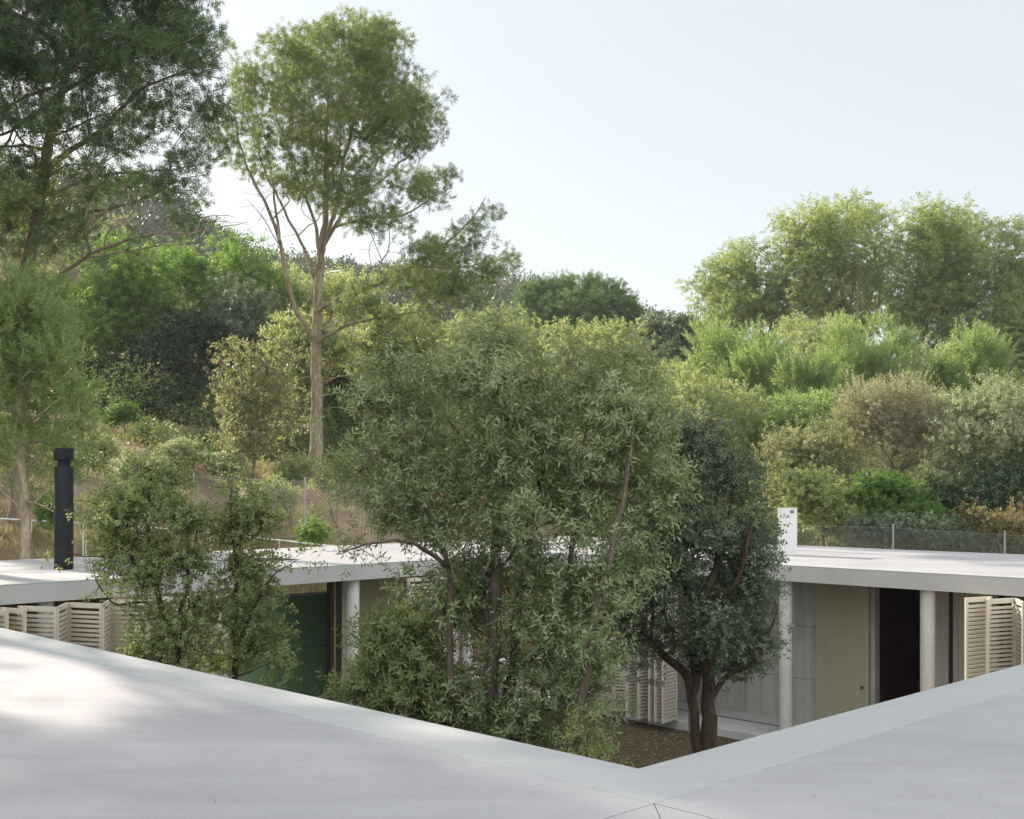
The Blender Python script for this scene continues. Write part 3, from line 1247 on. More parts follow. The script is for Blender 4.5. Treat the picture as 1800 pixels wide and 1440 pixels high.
# ------------------------------------------------------------------ leaf materials and species
M['l_court'] = leaf_mat('grey_green_lance_leaf', [(0.072, 0.102, 0.042), (0.122, 0.158, 0.075), (0.212, 0.24, 0.138)], 0.28, rough=0.42, spec=0.5,
                        dry=((0.12, 0.07, 0.03), 0.006))
M['l_oak'] = leaf_mat('dark_oak_leaf', [(0.04, 0.06, 0.035), (0.066, 0.09, 0.053), (0.115, 0.138, 0.092)], 0.22, rough=0.5, spec=0.3,
                      dry=((0.10, 0.06, 0.025), 0.008))
M['l_small'] = leaf_mat('small_oak_leaf', [(0.085, 0.115, 0.05), (0.13, 0.165, 0.075), (0.21, 0.235, 0.125)], 0.42, rough=0.45, spec=0.35,
                        dry=((0.12, 0.065, 0.025), 0.02))
M['l_pine'] = leaf_mat('pine_needle', [(0.065, 0.095, 0.038), (0.095, 0.13, 0.052), (0.14, 0.17, 0.078)], 0.38, gain=1.00, clump=0.5)
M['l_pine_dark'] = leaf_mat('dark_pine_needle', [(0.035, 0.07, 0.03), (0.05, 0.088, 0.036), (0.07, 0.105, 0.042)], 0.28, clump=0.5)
M['l_euc'] = leaf_mat('gum_leaf', [(0.075, 0.105, 0.042), (0.12, 0.15, 0.066), (0.19, 0.215, 0.105)], 0.42, gain=1.22, clump=0.45)
M['l_locust'] = leaf_mat('bright_green_leaf', [(0.04, 0.082, 0.022), (0.07, 0.12, 0.034), (0.115, 0.165, 0.05)], 0.42, gain=1.15, clump=0.5)
M['l_olive'] = leaf_mat('pale_olive_leaf', [(0.095, 0.12, 0.055), (0.135, 0.155, 0.08), (0.185, 0.195, 0.11)], 0.4, gain=1.20, clump=0.6)
M['l_young'] = leaf_mat('fresh_pine_needle', [(0.08, 0.125, 0.045), (0.11, 0.155, 0.062), (0.155, 0.20, 0.095)], 0.4, gain=1.15, clump=0.6)
M['l_brown'] = leaf_mat('brown_twig_leaf', [(0.105, 0.105, 0.07), (0.15, 0.145, 0.105), (0.20, 0.19, 0.145)], 0.35, gain=1.12, clump=0.6)
M['l_sage'] = leaf_mat('sage_leaf', [(0.10, 0.12, 0.068), (0.145, 0.16, 0.10), (0.20, 0.21, 0.145)], 0.3, gain=1.20, clump=0.7)
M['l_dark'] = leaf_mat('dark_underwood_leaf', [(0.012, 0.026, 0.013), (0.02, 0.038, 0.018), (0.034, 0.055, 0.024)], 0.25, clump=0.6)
M['l_bright'] = leaf_mat('glossy_bright_leaf', [(0.035, 0.075, 0.018), (0.055, 0.105, 0.027), (0.085, 0.135, 0.04)], 0.4, clump=0.9)
M['l_tan'] = leaf_mat('tan_leaf', [(0.09, 0.105, 0.05), (0.135, 0.145, 0.078), (0.20, 0.195, 0.125)], 0.35, clump=0.8)
M['l_red'] = leaf_mat('rusty_speckled_leaf', [(0.08, 0.085, 0.04), (0.12, 0.12, 0.06), (0.15, 0.145, 0.085)], 0.35, clump=0.9, dry=((0.22, 0.10, 0.05), 0.22))
M['l_grass'] = leaf_mat('dry_grass_blade', [(0.08, 0.105, 0.035), (0.14, 0.14, 0.06), (0.21, 0.18, 0.095)], 0.4, clump=0.5)
M['l_hill'] = leaf_mat('far_pine_needle', [(0.030, 0.042, 0.026), (0.04, 0.052, 0.031), (0.056, 0.066, 0.038)], 0.15, clump=0.08)

species('pine', leaf='l_pine', bark='bark_pine', rc=0.30, tl=0.17, k=13, L=0.13, W=0.021, spread=0.75, up=0.45, stick=0.25, sr=0.006,
        rt=0.007, ex=0.46, bf=0.35, lo=0.2, rad=0.9, out=0.5)
species('court', leaf='l_court', bark='bark_mid', rc=0.24, tl=0.16, k=9, L=0.09, W=0.0225, spread=0.95, up=0.55, stick=0.5, sr=0.0032,
        rt=0.0035, ex=0.5, bf=0.45, lo=0.1, droop=0.0, step=0.25, rad=0.6, out=0.6)
species('oak', leaf='l_oak', bark='bark_oak', rc=0.24, tl=0.12, k=8, L=0.055, W=0.032, spread=1.0, up=0.25, stick=0.4, sr=0.0035,
        rt=0.004, ex=0.48, bf=0.4, lo=0.1, step=0.25)
species('small', leaf='l_small', bark='bark_oak', rc=0.2, tl=0.13, k=8, L=0.052, W=0.031, spread=1.0, up=0.3, stick=0.6, sr=0.0035,
        rt=0.004, ex=0.45, bf=0.25, lo=0.1, step=0.25)
species('euc', leaf='l_euc', bark='bark_pale', rc=0.55, tl=0.45, k=13, L=0.20, W=0.05, spread=0.7, up=-0.05, droop=0.55, stick=0.15, sr=0.008,
        rt=0.010, ex=0.45, bf=0.35, shell=0.35)
species('locust', leaf='l_locust', bark='bark_grey', rc=0.5, tl=0.6, k=14, L=0.18, W=0.07, spread=0.95, up=-0.1, droop=0.25, stick=0.15, sr=0.006,
        rt=0.008, ex=0.45, bf=0.35, flat=0.45)
species('olive', leaf='l_olive', bark='bark_grey', rc=0.42, tl=0.28, k=11, L=0.14, W=0.062, spread=0.9, up=0.45, stick=0.2, sr=0.006,
        rt=0.007, ex=0.45, bf=0.3)
species('young', leaf='l_young', bark='bark_grey', rc=0.30, tl=0.42, k=22, L=0.15, W=0.022, spread=0.5, up=1.6, stick=0.3, sr=0.006,
        rt=0.007, ex=0.42, bf=0.2, lo=0.05)
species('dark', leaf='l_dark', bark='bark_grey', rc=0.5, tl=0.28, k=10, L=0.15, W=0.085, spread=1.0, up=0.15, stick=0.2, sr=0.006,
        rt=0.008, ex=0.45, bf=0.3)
species('tan', leaf='l_tan', bark='bark_grey', rc=0.30, tl=0.22, k=8, L=0.11, W=0.062, spread=1.0, up=0.2, stick=0.5, sr=0.006,
        rt=0.006, ex=0.45, bf=0.3)
species('brown', leaf='l_brown', bark='bark_grey', rc=0.30, tl=0.34, k=12, L=0.085, W=0.03, spread=0.6, up=0.7, stick=0.7, sr=0.005,
        rt=0.006, ex=0.45, bf=0.3)
species('sage', leaf='l_sage', bark='bark_grey', rc=0.30, tl=0.22, k=10, L=0.085, W=0.042, spread=0.9, up=0.5, stick=0.35, sr=0.005,
        rt=0.006, ex=0.45, bf=0.3)
species('bright', leaf='l_bright', bark='bark_grey', rc=0.26, tl=0.18, k=9, L=0.095, W=0.06, spread=1.0, up=0.3, stick=0.2, sr=0.005,
        rt=0.006, ex=0.45, bf=0.3)
species('red', leaf='l_red', bark='bark_grey', rc=0.22, tl=0.16, k=7, L=0.08, W=0.05, spread=1.0, up=0.2, stick=0.5, sr=0.004,
        rt=0.005, ex=0.45, bf=0.3)
M['l_stone'] = leaf_mat('stone_pine_needle', [(0.045, 0.085, 0.03), (0.065, 0.11, 0.04), (0.09, 0.135, 0.05)], 0.25, clump=0.3)
species('stone_pine', leaf='l_stone', bark='bark_pine_dark', rc=0.4, tl=0.35, k=16, L=0.22, W=0.04, spread=0.7, up=0.6, stick=0.1, sr=0.01,
        rt=0.012, ex=0.45, bf=0.3, shell=0.15)

M['bark_mid'] = bark('stem_bark', (0.06, 0.048, 0.036), (0.19, 0.155, 0.12), 8)
rg = np.random.RandomState(11)

# ------------------------------------------------------------------ the tall pine in the middle of the left half
D = 40.0
f = foot(557, D)
limbs = [trunk_to(f, limb_px(D, [(556, 800), (556, 740), (557, 650), (557, 560), (561, 480), (569, 410), (574, 330), (573, 250), (580, 160), (590, 90)], 0.250, 0.018, (0, 0.3)), 0.30),
         limb_px(D, [(555, 604), (536, 572), (507, 505), (490, 420), (470, 365), (440, 305), (421, 250), (412, 200)], 0.098, 0.018, (0, -1.2)),
         limb_px(D, [(491, 425), (482, 350), (474, 290), (455, 220)], 0.053, 0.012, (-0.8, 0.6)),
         limb_px(D, [(560, 520), (540, 450), (505, 380), (470, 310), (440, 230), (420, 170)], 0.068, 0.012, (0, 1.8)),
         limb_px(D, [(564, 465), (556, 400), (530, 330), (505, 260), (480, 190), (470, 140)], 0.075, 0.012, (0, 1.0)),
         limb_px(D, [(567, 440), (585, 380), (600, 310), (615, 240), (640, 160), (655, 90)], 0.098, 0.018, (0, -1.0)),
         limb_px(D, [(570, 430), (605, 370), (645, 310), (690, 250), (720, 200)], 0.083, 0.012, (0, 1.2)),
         limb_px(D, [(585, 402), (640, 385), (700, 380), (755, 352), (795, 325)], 0.053, 0.012, (0, -1.5)),
         limb_px(D, [(558, 545), (608, 520), (660, 500), (720, 468), (780, 430), (830, 385), (855, 345)], 0.090, 0.012, (0, -2.0)),
         limb_px(D, [(720, 468), (800, 470), (870, 458), (905, 450)], 0.038, 0.009, (-1.1, -2.2)),
         limb_px(D, [(558, 602), (600, 576), (660, 560), (720, 550), (800, 540)], 0.075, 0.012, (0, -2.4)),
         limb_px(D, [(557, 675), (610, 660), (660, 652), (705, 650)], 0.030, 0.006, (0, -0.8)),
         limb_px(D, [(557, 700), (600, 690), (640, 697)], 0.022, 0.006, (0, 0.8)),
         limb_px(D, [(557, 725), (590, 715), (625, 722)], 0.019, 0.006, (0, -0.6)),
         limb_px(D, [(557, 660), (525, 668), (490, 675)], 0.019, 0.006, (0, 0.5)),
         limb_px(D, [(490, 430), (460, 380), (432, 350)], 0.022, 0.006, (-0.5, -1.2)),
         limb_px(D, [(572, 380), (575, 280), (545, 180), (535, 90)], 0.068, 0.012, (0, 1.5)),
         limb_px(D, [(607, 370), (690, 300), (755, 230), (770, 190)], 0.045, 0.009, (0, -0.6))]
lob = lobes_px(rg, D, [(600, 90, 95, 55), (505, 105, 62, 48), (665, 95, 55, 50), (650, 55, 42, 28), (540, 70, 50, 32), (725, 165, 52, 50), (752, 215, 34, 38, 0.9),
                       (560, 180, 95, 70), (650, 180, 85, 70), (470, 175, 52, 52, 0.8), (430, 125, 34, 40, 0.8), (700, 245, 72, 44), (745, 325, 52, 34, 0.8),
                       (650, 300, 62, 38, 0.7), (565, 270, 80, 48, 0.8), (480, 255, 40, 40, 0.8), (415, 215, 36, 65, 0.9), (440, 290, 36, 34, 0.5), (520, 320, 50, 40, 0.8), (610, 340, 56, 32, 0.8), (560, 330, 44, 30, 0.6), (690, 320, 50, 30, 0.8), (690, 400, 50, 16, 0.6), (660, 378, 70, 22, 0.8),
                       (770, 350, 34, 20, 0.8), (600, 40, 30, 18)], wid=200, cx=590)
lob += lobes_px(rg, D - 1.6, [(851, 372, 16, 38, 1.3), (828, 412, 36, 28, 1.3), (780, 440, 55, 24, 1.2), (720, 470, 50, 22, 1.0), (888, 455, 34, 22, 0.9), (830, 480, 75, 22, 0.8), (905, 470, 20, 26, 0.9),
                              (745, 500, 85, 24, 0.9), (700, 555, 90, 24, 0.7), (800, 515, 65, 22, 0.9), (640, 530, 50, 30, 0.5), (620, 590, 40, 24, 0.4), (720, 590, 50, 20, 0.5)], wid=160, cx=800, depth=0.4)
pine_mid = plant('pine_tree', 'tall slender pine with a bare forked trunk standing alone above the wire fence', 'pine tree', f, limbs, lob, 'pine', 3, 760, 15500,
                 bare=(lobes_px(rg, D, [(470, 330, 50, 70), (530, 360, 40, 50), (620, 560, 60, 50), (640, 680, 60, 30), (680, 440, 60, 40), (450, 370, 30, 50)], wid=200, cx=590), 170))

# ------------------------------------------------------------------ the big dark pine in the upper left corner
D = 30.0
f = foot(34, D)
limbs = [trunk_to(f, limb_px(D, [(36, 760), (38, 640), (44, 500), (62, 400), (74, 320), (90, 240), (106, 170), (118, 120), (150, 50), (190, -30), (210, -110)], 0.220, 0.030, (0, 0.4)), 0.27),
         limb_px(D, [(74, 305), (100, 281), (140, 252), (182, 224), (230, 172), (270, 146), (330, 128), (395, 140)], 0.090, 0.012, (0, -1.5)),
         limb_px(D, [(78, 342), (130, 326), (180, 309), (240, 303), (300, 300), (350, 290), (405, 268)], 0.056, 0.007, (0, 1.0)),
         limb_px(D, [(66, 396), (130, 380), (200, 365), (260, 345), (310, 320), (365, 308)], 0.056, 0.007, (0, -1.4)),
         limb_px(D, [(46, 520), (90, 498), (115, 477), (150, 450), (220, 421), (290, 410), (350, 408), (440, 390)], 0.075, 0.007, (0, -2.0)),
         limb_px(D, [(150, 452), (230, 440), (300, 430), (380, 425)], 0.030, 0.006, (-0.9, -1.6)),
         limb_px(D, [(86, 268), (40, 256), (-10, 262), (-60, 280)], 0.053, 0.012, (0, 1.0)),
         limb_px(D, [(104, 165), (62, 200), (20, 230), (-30, 250)], 0.075, 0.018, (0, -1.0)),
         limb_px(D, [(66, 390), (30, 335), (-10, 345), (-60, 330)], 0.060, 0.012, (0, 0.8)),
         limb_px(D, [(112, 150), (60, 166), (0, 188), (-70, 190)], 0.060, 0.012, (0, 1.6)),
         limb_px(D, [(90, 240), (150, 215), (200, 200), (250, 210)], 0.038, 0.006, (0, -1.2)),
         limb_px(D, [(118, 120), (180, 80), (250, 40), (320, 20)], 0.075, 0.018, (0, 1.4)),
         limb_px(D, [(108, 165), (160, 130), (220, 95), (290, 85), (350, 60)], 0.068, 0.012, (0, -1.8)),
         limb_px(D, [(118, 120), (80, 60), (20, 20), (-60, -20)], 0.083, 0.018, (0, -1.2)),
         limb_px(D, [(150, 50), (110, -40), (80, -120)], 0.068, 0.018, (0, 1.0)),
         limb_px(D, [(190, -30), (260, -60), (320, -90)], 0.060, 0.012, (0, -0.8)),
         limb_px(D, [(62, 410), (110, 420), (160, 400), (210, 385)], 0.030, 0.006, (0, 1.4)),
         limb_px(D, [(76, 320), (120, 290), (180, 285), (220, 260)], 0.030, 0.006, (0, 1.2))]
lob = lobes_px(rg, D, [(60, 40, 120, 85), (190, 30, 120, 90), (305, 35, 78, 62), (340, 90, 48, 52), (250, 110, 85, 55), (150, 120, 85, 46), (35, 120, 75, 48), (-60, 60, 110, 110),
                       (120, -70, 190, 80), (-80, -60, 130, 90), (260, -60, 110, 70), (225, 190, 48, 34, 0.9), (250, 232, 26, 32, 0.9), (205, 245, 60, 24, 0.9), (160, 200, 70, 34, 0.8), (290, 185, 50, 30, 0.7),
                       (380, 165, 36, 48, 0.8), (345, 290, 55, 20, 0.8), (190, 325, 60, 22, 0.8), (60, 190, 70, 34, 0.8), (300, 330, 60, 22, 0.6), (110, 395, 80, 44, 0.5), (170, 290, 60, 22, 0.5),
                       (350, 395, 60, 18, 0.5), (230, 420, 60, 18, 0.4), (-50, 190, 60, 60, 0.8), (340, 220, 60, 44, 0.6), (30, 330, 60, 40, 0.35), (410, 275, 26, 18, 0.8)], wid=270, cx=120)
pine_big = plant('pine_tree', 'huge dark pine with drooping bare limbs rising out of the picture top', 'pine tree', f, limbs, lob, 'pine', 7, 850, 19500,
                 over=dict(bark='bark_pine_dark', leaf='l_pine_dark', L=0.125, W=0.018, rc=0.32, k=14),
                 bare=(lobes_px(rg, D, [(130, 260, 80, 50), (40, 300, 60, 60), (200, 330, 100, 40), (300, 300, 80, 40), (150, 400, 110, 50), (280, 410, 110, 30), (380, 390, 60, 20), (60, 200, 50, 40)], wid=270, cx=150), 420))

# pines out of the picture to the left: they cast the shade on roof and courtyard
for k_, (x, y, rz, sc, src) in enumerate([(-17.5, 24.0, 1.1, 1.2, 0), (-22.5, 34.5, 2.5, 1.35, 0), (-22.0, 18.5, 4.0, 1.2, 0), (-18.6, 28.0, 2.2, 1.2, 1), (-21.8, 22.4, 3.6, 1.15, 1)]):
    o = (pine_mid, pine_big)[src]
    copy_thing(o, (x, y, float(ground(x, y))), rz, sc, 'tall shading pine beyond the photo’s left edge'.replace('’', "'"), group='pines beyond the left edge of the view')

# ------------------------------------------------------------------ courtyard trees
D = 13.6
base = np.array([at(860, 0, D)[0], D, 0.0])
limbs = [(np.array([[base[0], D, -0.1]] + [at(*p) for p in [(862, 1250, 13.6), (868, 1120, 13.6), (872, 1000, 13.6), (868, 880, 13.7), (850, 780, 13.8), (835, 700, 13.8), (825, 640, 13.8)]]),
          np.linspace(0.10, 0.02, 8)),
         (np.array([at(*p) for p in [(862, 1290, 13.6), (800, 1230, 13.3), (790, 1130, 13.2), (792, 1030, 13.2), (770, 930, 13.1), (740, 830, 13.3), (705, 740, 13.3)]]), np.linspace(0.055, 0.01, 7)),
         (np.array([at(*p) for p in [(862, 1300, 13.6), (900, 1200, 13.9), (908, 1080, 14.1), (930, 960, 14.2), (950, 850, 14.3), (960, 740, 14.4), (950, 650, 14.4)]]), np.linspace(0.085, 0.015, 7)),
         (np.array([at(*p) for p in [(862, 1310, 13.6), (930, 1330, 13.0), (1000, 1310, 12.7), (1025, 1200, 12.6), (1047, 1080, 12.6), (1072, 980, 12.6), (1095, 880, 12.7), (1108, 800, 12.8), (1112, 730, 12.9)]]), np.linspace(0.066, 0.016, 9)),
         (np.array([at(*p) for p in [(868, 1120, 13.6), (850, 1040, 13.9), (880, 950, 14.4), (850, 860, 14.8), (800, 760, 15.0)]]), np.linspace(0.05, 0.012, 5)),
         (np.array([at(*p) for p in [(905, 1180, 13.9), (985, 1090, 13.4), (1000, 980, 13.2), (1010, 870, 13.2), (1030, 760, 13.2)]]), np.linspace(0.045, 0.012, 5)),
         (np.array([at(*p) for p in [(792, 1000, 13.2), (740, 960, 12.7), (690, 950, 12.4), (625, 965, 12.2), (600, 975, 12.1)]]), np.linspace(0.03, 0.006, 5)),
         (np.array([at(*p) for p in [(770, 930, 13.1), (700, 850, 13.1), (640, 790, 12.9), (600, 770, 12.8)]]), np.linspace(0.018, 0.005, 4))]
lob = poly_lobes(rg, D, [(835, 600), (868, 578), (905, 625), (950, 665), (1000, 680), (1045, 660), (1100, 695), (1150, 705), (1180, 750), (1165, 820), (1150, 900), (1136, 960), (1108, 1010), (1090, 1080),
                         (1062, 1150), (1040, 1260), (1010, 1320), (870, 1300), (800, 1250), (795, 1120), (705, 1060), (665, 960), (645, 890), (600, 840), (612, 795), (655, 745), (622, 700), (680, 668), (745, 655), (785, 620)],
                 140, 22, 42, 0.75, (835, 985, 920, 1280))
lob += lobes_px(rg, 12.35, [(1085, 940, 22, 22, 0.8), (1068, 1040, 18, 16, 0.6), (1040, 1130, 24, 26, 0.8), (1030, 1230, 22, 22, 0.8)], wid=60, depth=0.1)
lob += lobes_px(rg, D, [(962, 600, 12, 18, 0.7), (1050, 612, 12, 20, 0.7), (1140, 640, 10, 20, 0.5), (1000, 640, 16, 16, 0.5), (582, 785, 14, 12, 0.7), (575, 818, 12, 10, 0.6), (602, 705, 14, 10, 0.6)], wid=270, cx=890, depth=0.3)
lob += lobes_px(rg, D, [(625, 960, 36, 12, 0.8), (602, 975, 16, 10, 0.8)], wid=270, cx=890, depth=0.1)
plant('evergreen_tree', 'tallest courtyard tree, many stems and grey-green lance-shaped leaves', 'tree', base, limbs, lob, 'court', 21, 1500, 8600)

# low leafy shrub at its left foot
D = 13.9
base = np.array([at(700, 0, D)[0], D, 0.0])
limbs = [(np.array([[base[0], D, -0.05]] + [at(*p) for p in [(702, 1260, D), (700, 1180, D), (690, 1110, D)]]), np.linspace(0.04, 0.01, 4)),
         (np.array([at(*p) for p in [(702, 1290, D), (740, 1220, D), (760, 1150, D + .2)]]), np.linspace(0.03, 0.008, 3)),
         (np.array([at(*p) for p in [(702, 1290, D), (650, 1230, D), (620, 1200, D - .2)]]), np.linspace(0.03, 0.008, 3))]
lob = lobes_px(rg, D, [(700, 1130, 50, 45), (740, 1110, 40, 45), (690, 1190, 65, 40), (650, 1210, 40, 35, 0.8), (740, 1190, 50, 50), (600, 1225, 18, 16, 0.5), (720, 1260, 70, 30), (770, 1250, 40, 45),
                       (672, 1120, 24, 24, 0.7)], wid=110, cx=700, depth=0.6)
plant('shrub', 'low bushy shrub with pale tips at the left foot of the tallest courtyard tree', 'shrub', base, limbs, lob, 'court', 22, 300, 2600,
      over=dict(leaf='l_small', L=0.085, W=0.024))
D = 11.6
base = np.array([at(1030, 0, D)[0], D, 0.0])
limbs = [(np.array([[base[0], D, -0.05]] + [at(*p) for p in [(1032, 1330, D), (1040, 1270, D)]]), np.linspace(0.012, 0.004, 3)),
         (np.array([at(*p) for p in [(1032, 1360, D), (1050, 1320, D), (1062, 1325, D)]]), np.linspace(0.01, 0.004, 3))]
lob = lobes_px(rg, D, [(1038, 1270, 14, 18), (1030, 1300, 18, 22), (1055, 1325, 14, 14), (1045, 1345, 24, 22)], wid=30, cx=1040)
plant('sapling', 'small yellow-green sapling beside the bare courtyard soil at the roof corner', 'sapling', base, limbs, lob, 'court', 23, 30, 90,
      over=dict(leaf='l_olive', L=0.07, W=0.02, rc=0.1))

# the dark oak with the twin trunk
D = 16.6
base = np.array([at(1232, 0, D)[0], D, 0.0])
limbs = [(np.array([[base[0] + .02, D, -0.15]] + [at(*p) for p in [(1244, 1300, D), (1243, 1240, D), (1245, 1190, D), (1232, 1150, D - .1), (1235, 1060, D - .2), (1270, 960, D - .2), (1290, 860, D), (1285, 790, D)]]),
          np.array([0.175, 0.125, 0.10, 0.09, 0.085, 0.065, 0.045, 0.03, 0.02])),
         (np.array([at(*p) for p in [(1236, 1350, D), (1222, 1296, D - .02), (1214, 1220, D - .03), (1201, 1182, D), (1160, 1145, D + .1), (1115, 1090, D + .2), (1090, 1040, D + .3), (1085, 980, D + .4)]]),
          np.array([0.12, 0.085, 0.072, 0.068, 0.055, 0.045, 0.035, 0.025])),
         (np.array([at(*p) for p in [(1219, 1215, D), (1222, 1170, D + .1), (1215, 1080, D + .3), (1190, 980, D + .4), (1180, 880, D + .5), (1200, 790, D + .5)]]), np.linspace(0.085, 0.02, 6)),
         (np.array([at(*p) for p in [(1244, 1240, D), (1262, 1210, D), (1290, 1185, D - .1), (1325, 1160, D - .2), (1350, 1120, D - .2), (1365, 1080, D - .2)]]), np.linspace(0.045, 0.015, 6)),
         (np.array([at(*p) for p in [(1236, 1060, D - .2), (1290, 1030, D - .5), (1310, 960, D - .6), (1330, 900, D - .6)]]), np.linspace(0.05, 0.015, 4)),
         (np.array([at(*p) for p in [(1190, 980, D + .4), (1150, 930, D + .6), (1150, 850, D + .7)]]), np.linspace(0.045, 0.015, 3))]
lob = poly_lobes(rg, D, [(1180, 740), (1240, 740), (1295, 775), (1328, 840), (1342, 910), (1344, 970), (1340, 1040), (1358, 1100), (1335, 1155), (1300, 1190), (1262, 1165), (1200, 1125), (1150, 1165),
                         (1098, 1150), (1072, 1090), (1090, 1000), (1112, 900), (1132, 800)], 100, 22, 40, 0.8)
plant('oak_tree', 'dark small-leaved oak with a twin trunk in front of the grey portico wall', 'oak tree', base, limbs, lob, 'oak', 31, 1000, 7000)

# two young oaks in front of the left wing
D = 14.4
base = np.array([at(285, 0, D)[0], D, 0.0])
limbs = [(np.array([[base[0], D, -0.1]] + [at(*p) for p in [(283, 1180, D), (285, 1100, D), (278, 1040, D), (262, 980, D), (262, 900, D), (265, 840, D)]]), np.linspace(0.06, 0.012, 7)),
         (np.array([at(*p) for p in [(285, 1250, D), (312, 1160, D + .2), (318, 1080, D + .3), (330, 1000, D + .3), (328, 920, D + .3)]]), np.linspace(0.05, 0.01, 5)),
         (np.array([at(*p) for p in [(278, 1040, D), (235, 990, D - .2), (205, 950, D - .3)]]), np.linspace(0.025, 0.006, 3)),
         (np.array([at(*p) for p in [(272, 1060, D), (205, 1062, D - .4), (180, 1040, D - .5), (160, 1000, D - .5)]]), np.linspace(0.016, 0.004, 4)),
         (np.array([at(*p) for p in [(262, 900, D), (200, 895, D - .2), (150, 880, D - .4), (115, 882, D - .5)]]), np.linspace(0.012, 0.004, 4)),
         (np.array([at(*p) for p in [(262, 980, D), (190, 980, D - .3), (140, 975, D - .5), (110, 968, D - .6)]]), np.linspace(0.012, 0.004, 4))]
lob = poly_lobes(rg, D, [(170, 850), (215, 815), (250, 830), (290, 815), (350, 850), (352, 950), (345, 1040), (355, 1100), (350, 1185), (265, 1185), (228, 1120), (245, 1060), (175, 1020), (172, 930)], 42, 14, 28, 0.9)
lob += lobes_px(rg, D - 0.45, [(116, 882, 12, 11, 0.8), (106, 968, 12, 7, 0.8), (180, 1030, 16, 22, 0.8)], wid=60, depth=0.1)
plant('oak_tree', 'young twin-stemmed oak with sunlit airy leaves next to the black flue', 'oak tree', base, limbs, lob, 'small', 41, 440, 2500)
D = 14.9
base = np.array([at(415, 0, D)[0], D, 0.0])
limbs = [(np.array([[base[0], D, -0.1]] + [at(*p) for p in [(414, 1180, D), (412, 1100, D), (416, 1000, D), (410, 930, D), (405, 860, D)]]), np.linspace(0.05, 0.012, 6)),
         (np.array([at(*p) for p in [(414, 1150, D), (450, 1060, D - .2), (490, 1010, D - .4), (522, 985, D - .5)]]), np.linspace(0.02, 0.004, 4)),
         (np.array([at(*p) for p in [(414, 1190, D), (460, 1170, D - .2), (500, 1160, D - .3)]]), np.linspace(0.012, 0.004, 3))]
lob = poly_lobes(rg, D, [(385, 850), (410, 835), (445, 860), (478, 940), (465, 1020), (490, 1080), (462, 1180), (375, 1190), (368, 1060), (378, 950)], 34, 15, 28, 0.9)
lob += lobes_px(rg, D - 0.4, [(518, 988, 8, 6, 1.0), (490, 1165, 16, 12, 0.8), (508, 1080, 14, 12, 0.8), (475, 1195, 26, 14, 0.8)], wid=60, depth=0.1)
plant('oak_tree', 'slim young oak standing before the dark green glossy wall', 'oak tree', base, limbs, lob, 'small', 42, 250, 1450)
D = 15.4
base = np.array([at(590, 0, D)[0], D, 0.0])
limbs = [(np.array([[base[0], D, -0.05], at(590, 1240, D), at(592, 1200, D)]), np.linspace(0.01, 0.004, 3))]
lob = lobes_px(rg, D, [(590, 1225, 14, 14), (600, 1240, 18, 12)], wid=20)
plant('seedling', 'small grey seedling at the foot of the column by the olive wall', 'seedling', base, limbs, lob, 'court', 44, 14, 26, over=dict(L=0.05, W=0.02, rc=0.07, tl=0.08))

# young pine beside the left edge, behind the roof
D = 25.0
f = foot(44, D)
limbs = [trunk_to(f, limb_px(D, [(44, 960), (42, 860), (38, 760), (36, 680), (34, 600), (34, 520), (36, 490)], 0.12, 0.015), 0.13)]
for k_, (y0, px1, y1, dy) in enumerate([(905, 110, 800, .5), (880, 100, 905, -.6), (870, 10, 820, .4), (820, 140, 730, -.6), (800, -30, 730, .6), (760, 150, 660, .5), (740, 120, 690, -.8), (700, -30, 620, -.6), (660, 110, 570, .4),
                                        (640, -20, 560, .5), (600, 90, 520, -.4), (580, -10, 500, -.3), (850, 60, 760, .8), (900, 0, 860, -.4), (690, 170, 640, -.3), (780, 180, 745, .3)]):
    limbs.append(limb_px(D, [(40, y0), (40 + (px1 - 40) * 0.45, y0 + (y1 - y0) * 0.3), (px1, y1)], 0.035, 0.008, (0, dy)))
lob = lobes_px(rg, D, [(20, 510, 40, 30), (80, 520, 34, 30), (40, 560, 60, 45), (100, 575, 34, 38, 0.9), (0, 600, 50, 50), (110, 640, 50, 40, 0.7), (40, 640, 60, 50, 0.8), (150, 690, 40, 40, 0.5), (90, 720, 60, 45, 0.5), (0, 700, 50, 60, 0.5),
                       (140, 760, 50, 34, 0.4), (50, 790, 60, 45, 0.35), (100, 830, 40, 30, 0.3), (0, 800, 40, 50, 0.35), (60, 880, 40, 25, 0.2)], wid=110, cx=50)
plant('pine_tree', 'young pine with upright bright green candles behind the black flue', 'pine tree', f, limbs, lob, 'young', 51, 400, 2700, over=dict(bark='bark_pine', rc=0.24, k=14, L=0.13, W=0.024, tl=0.30, up=1.0))

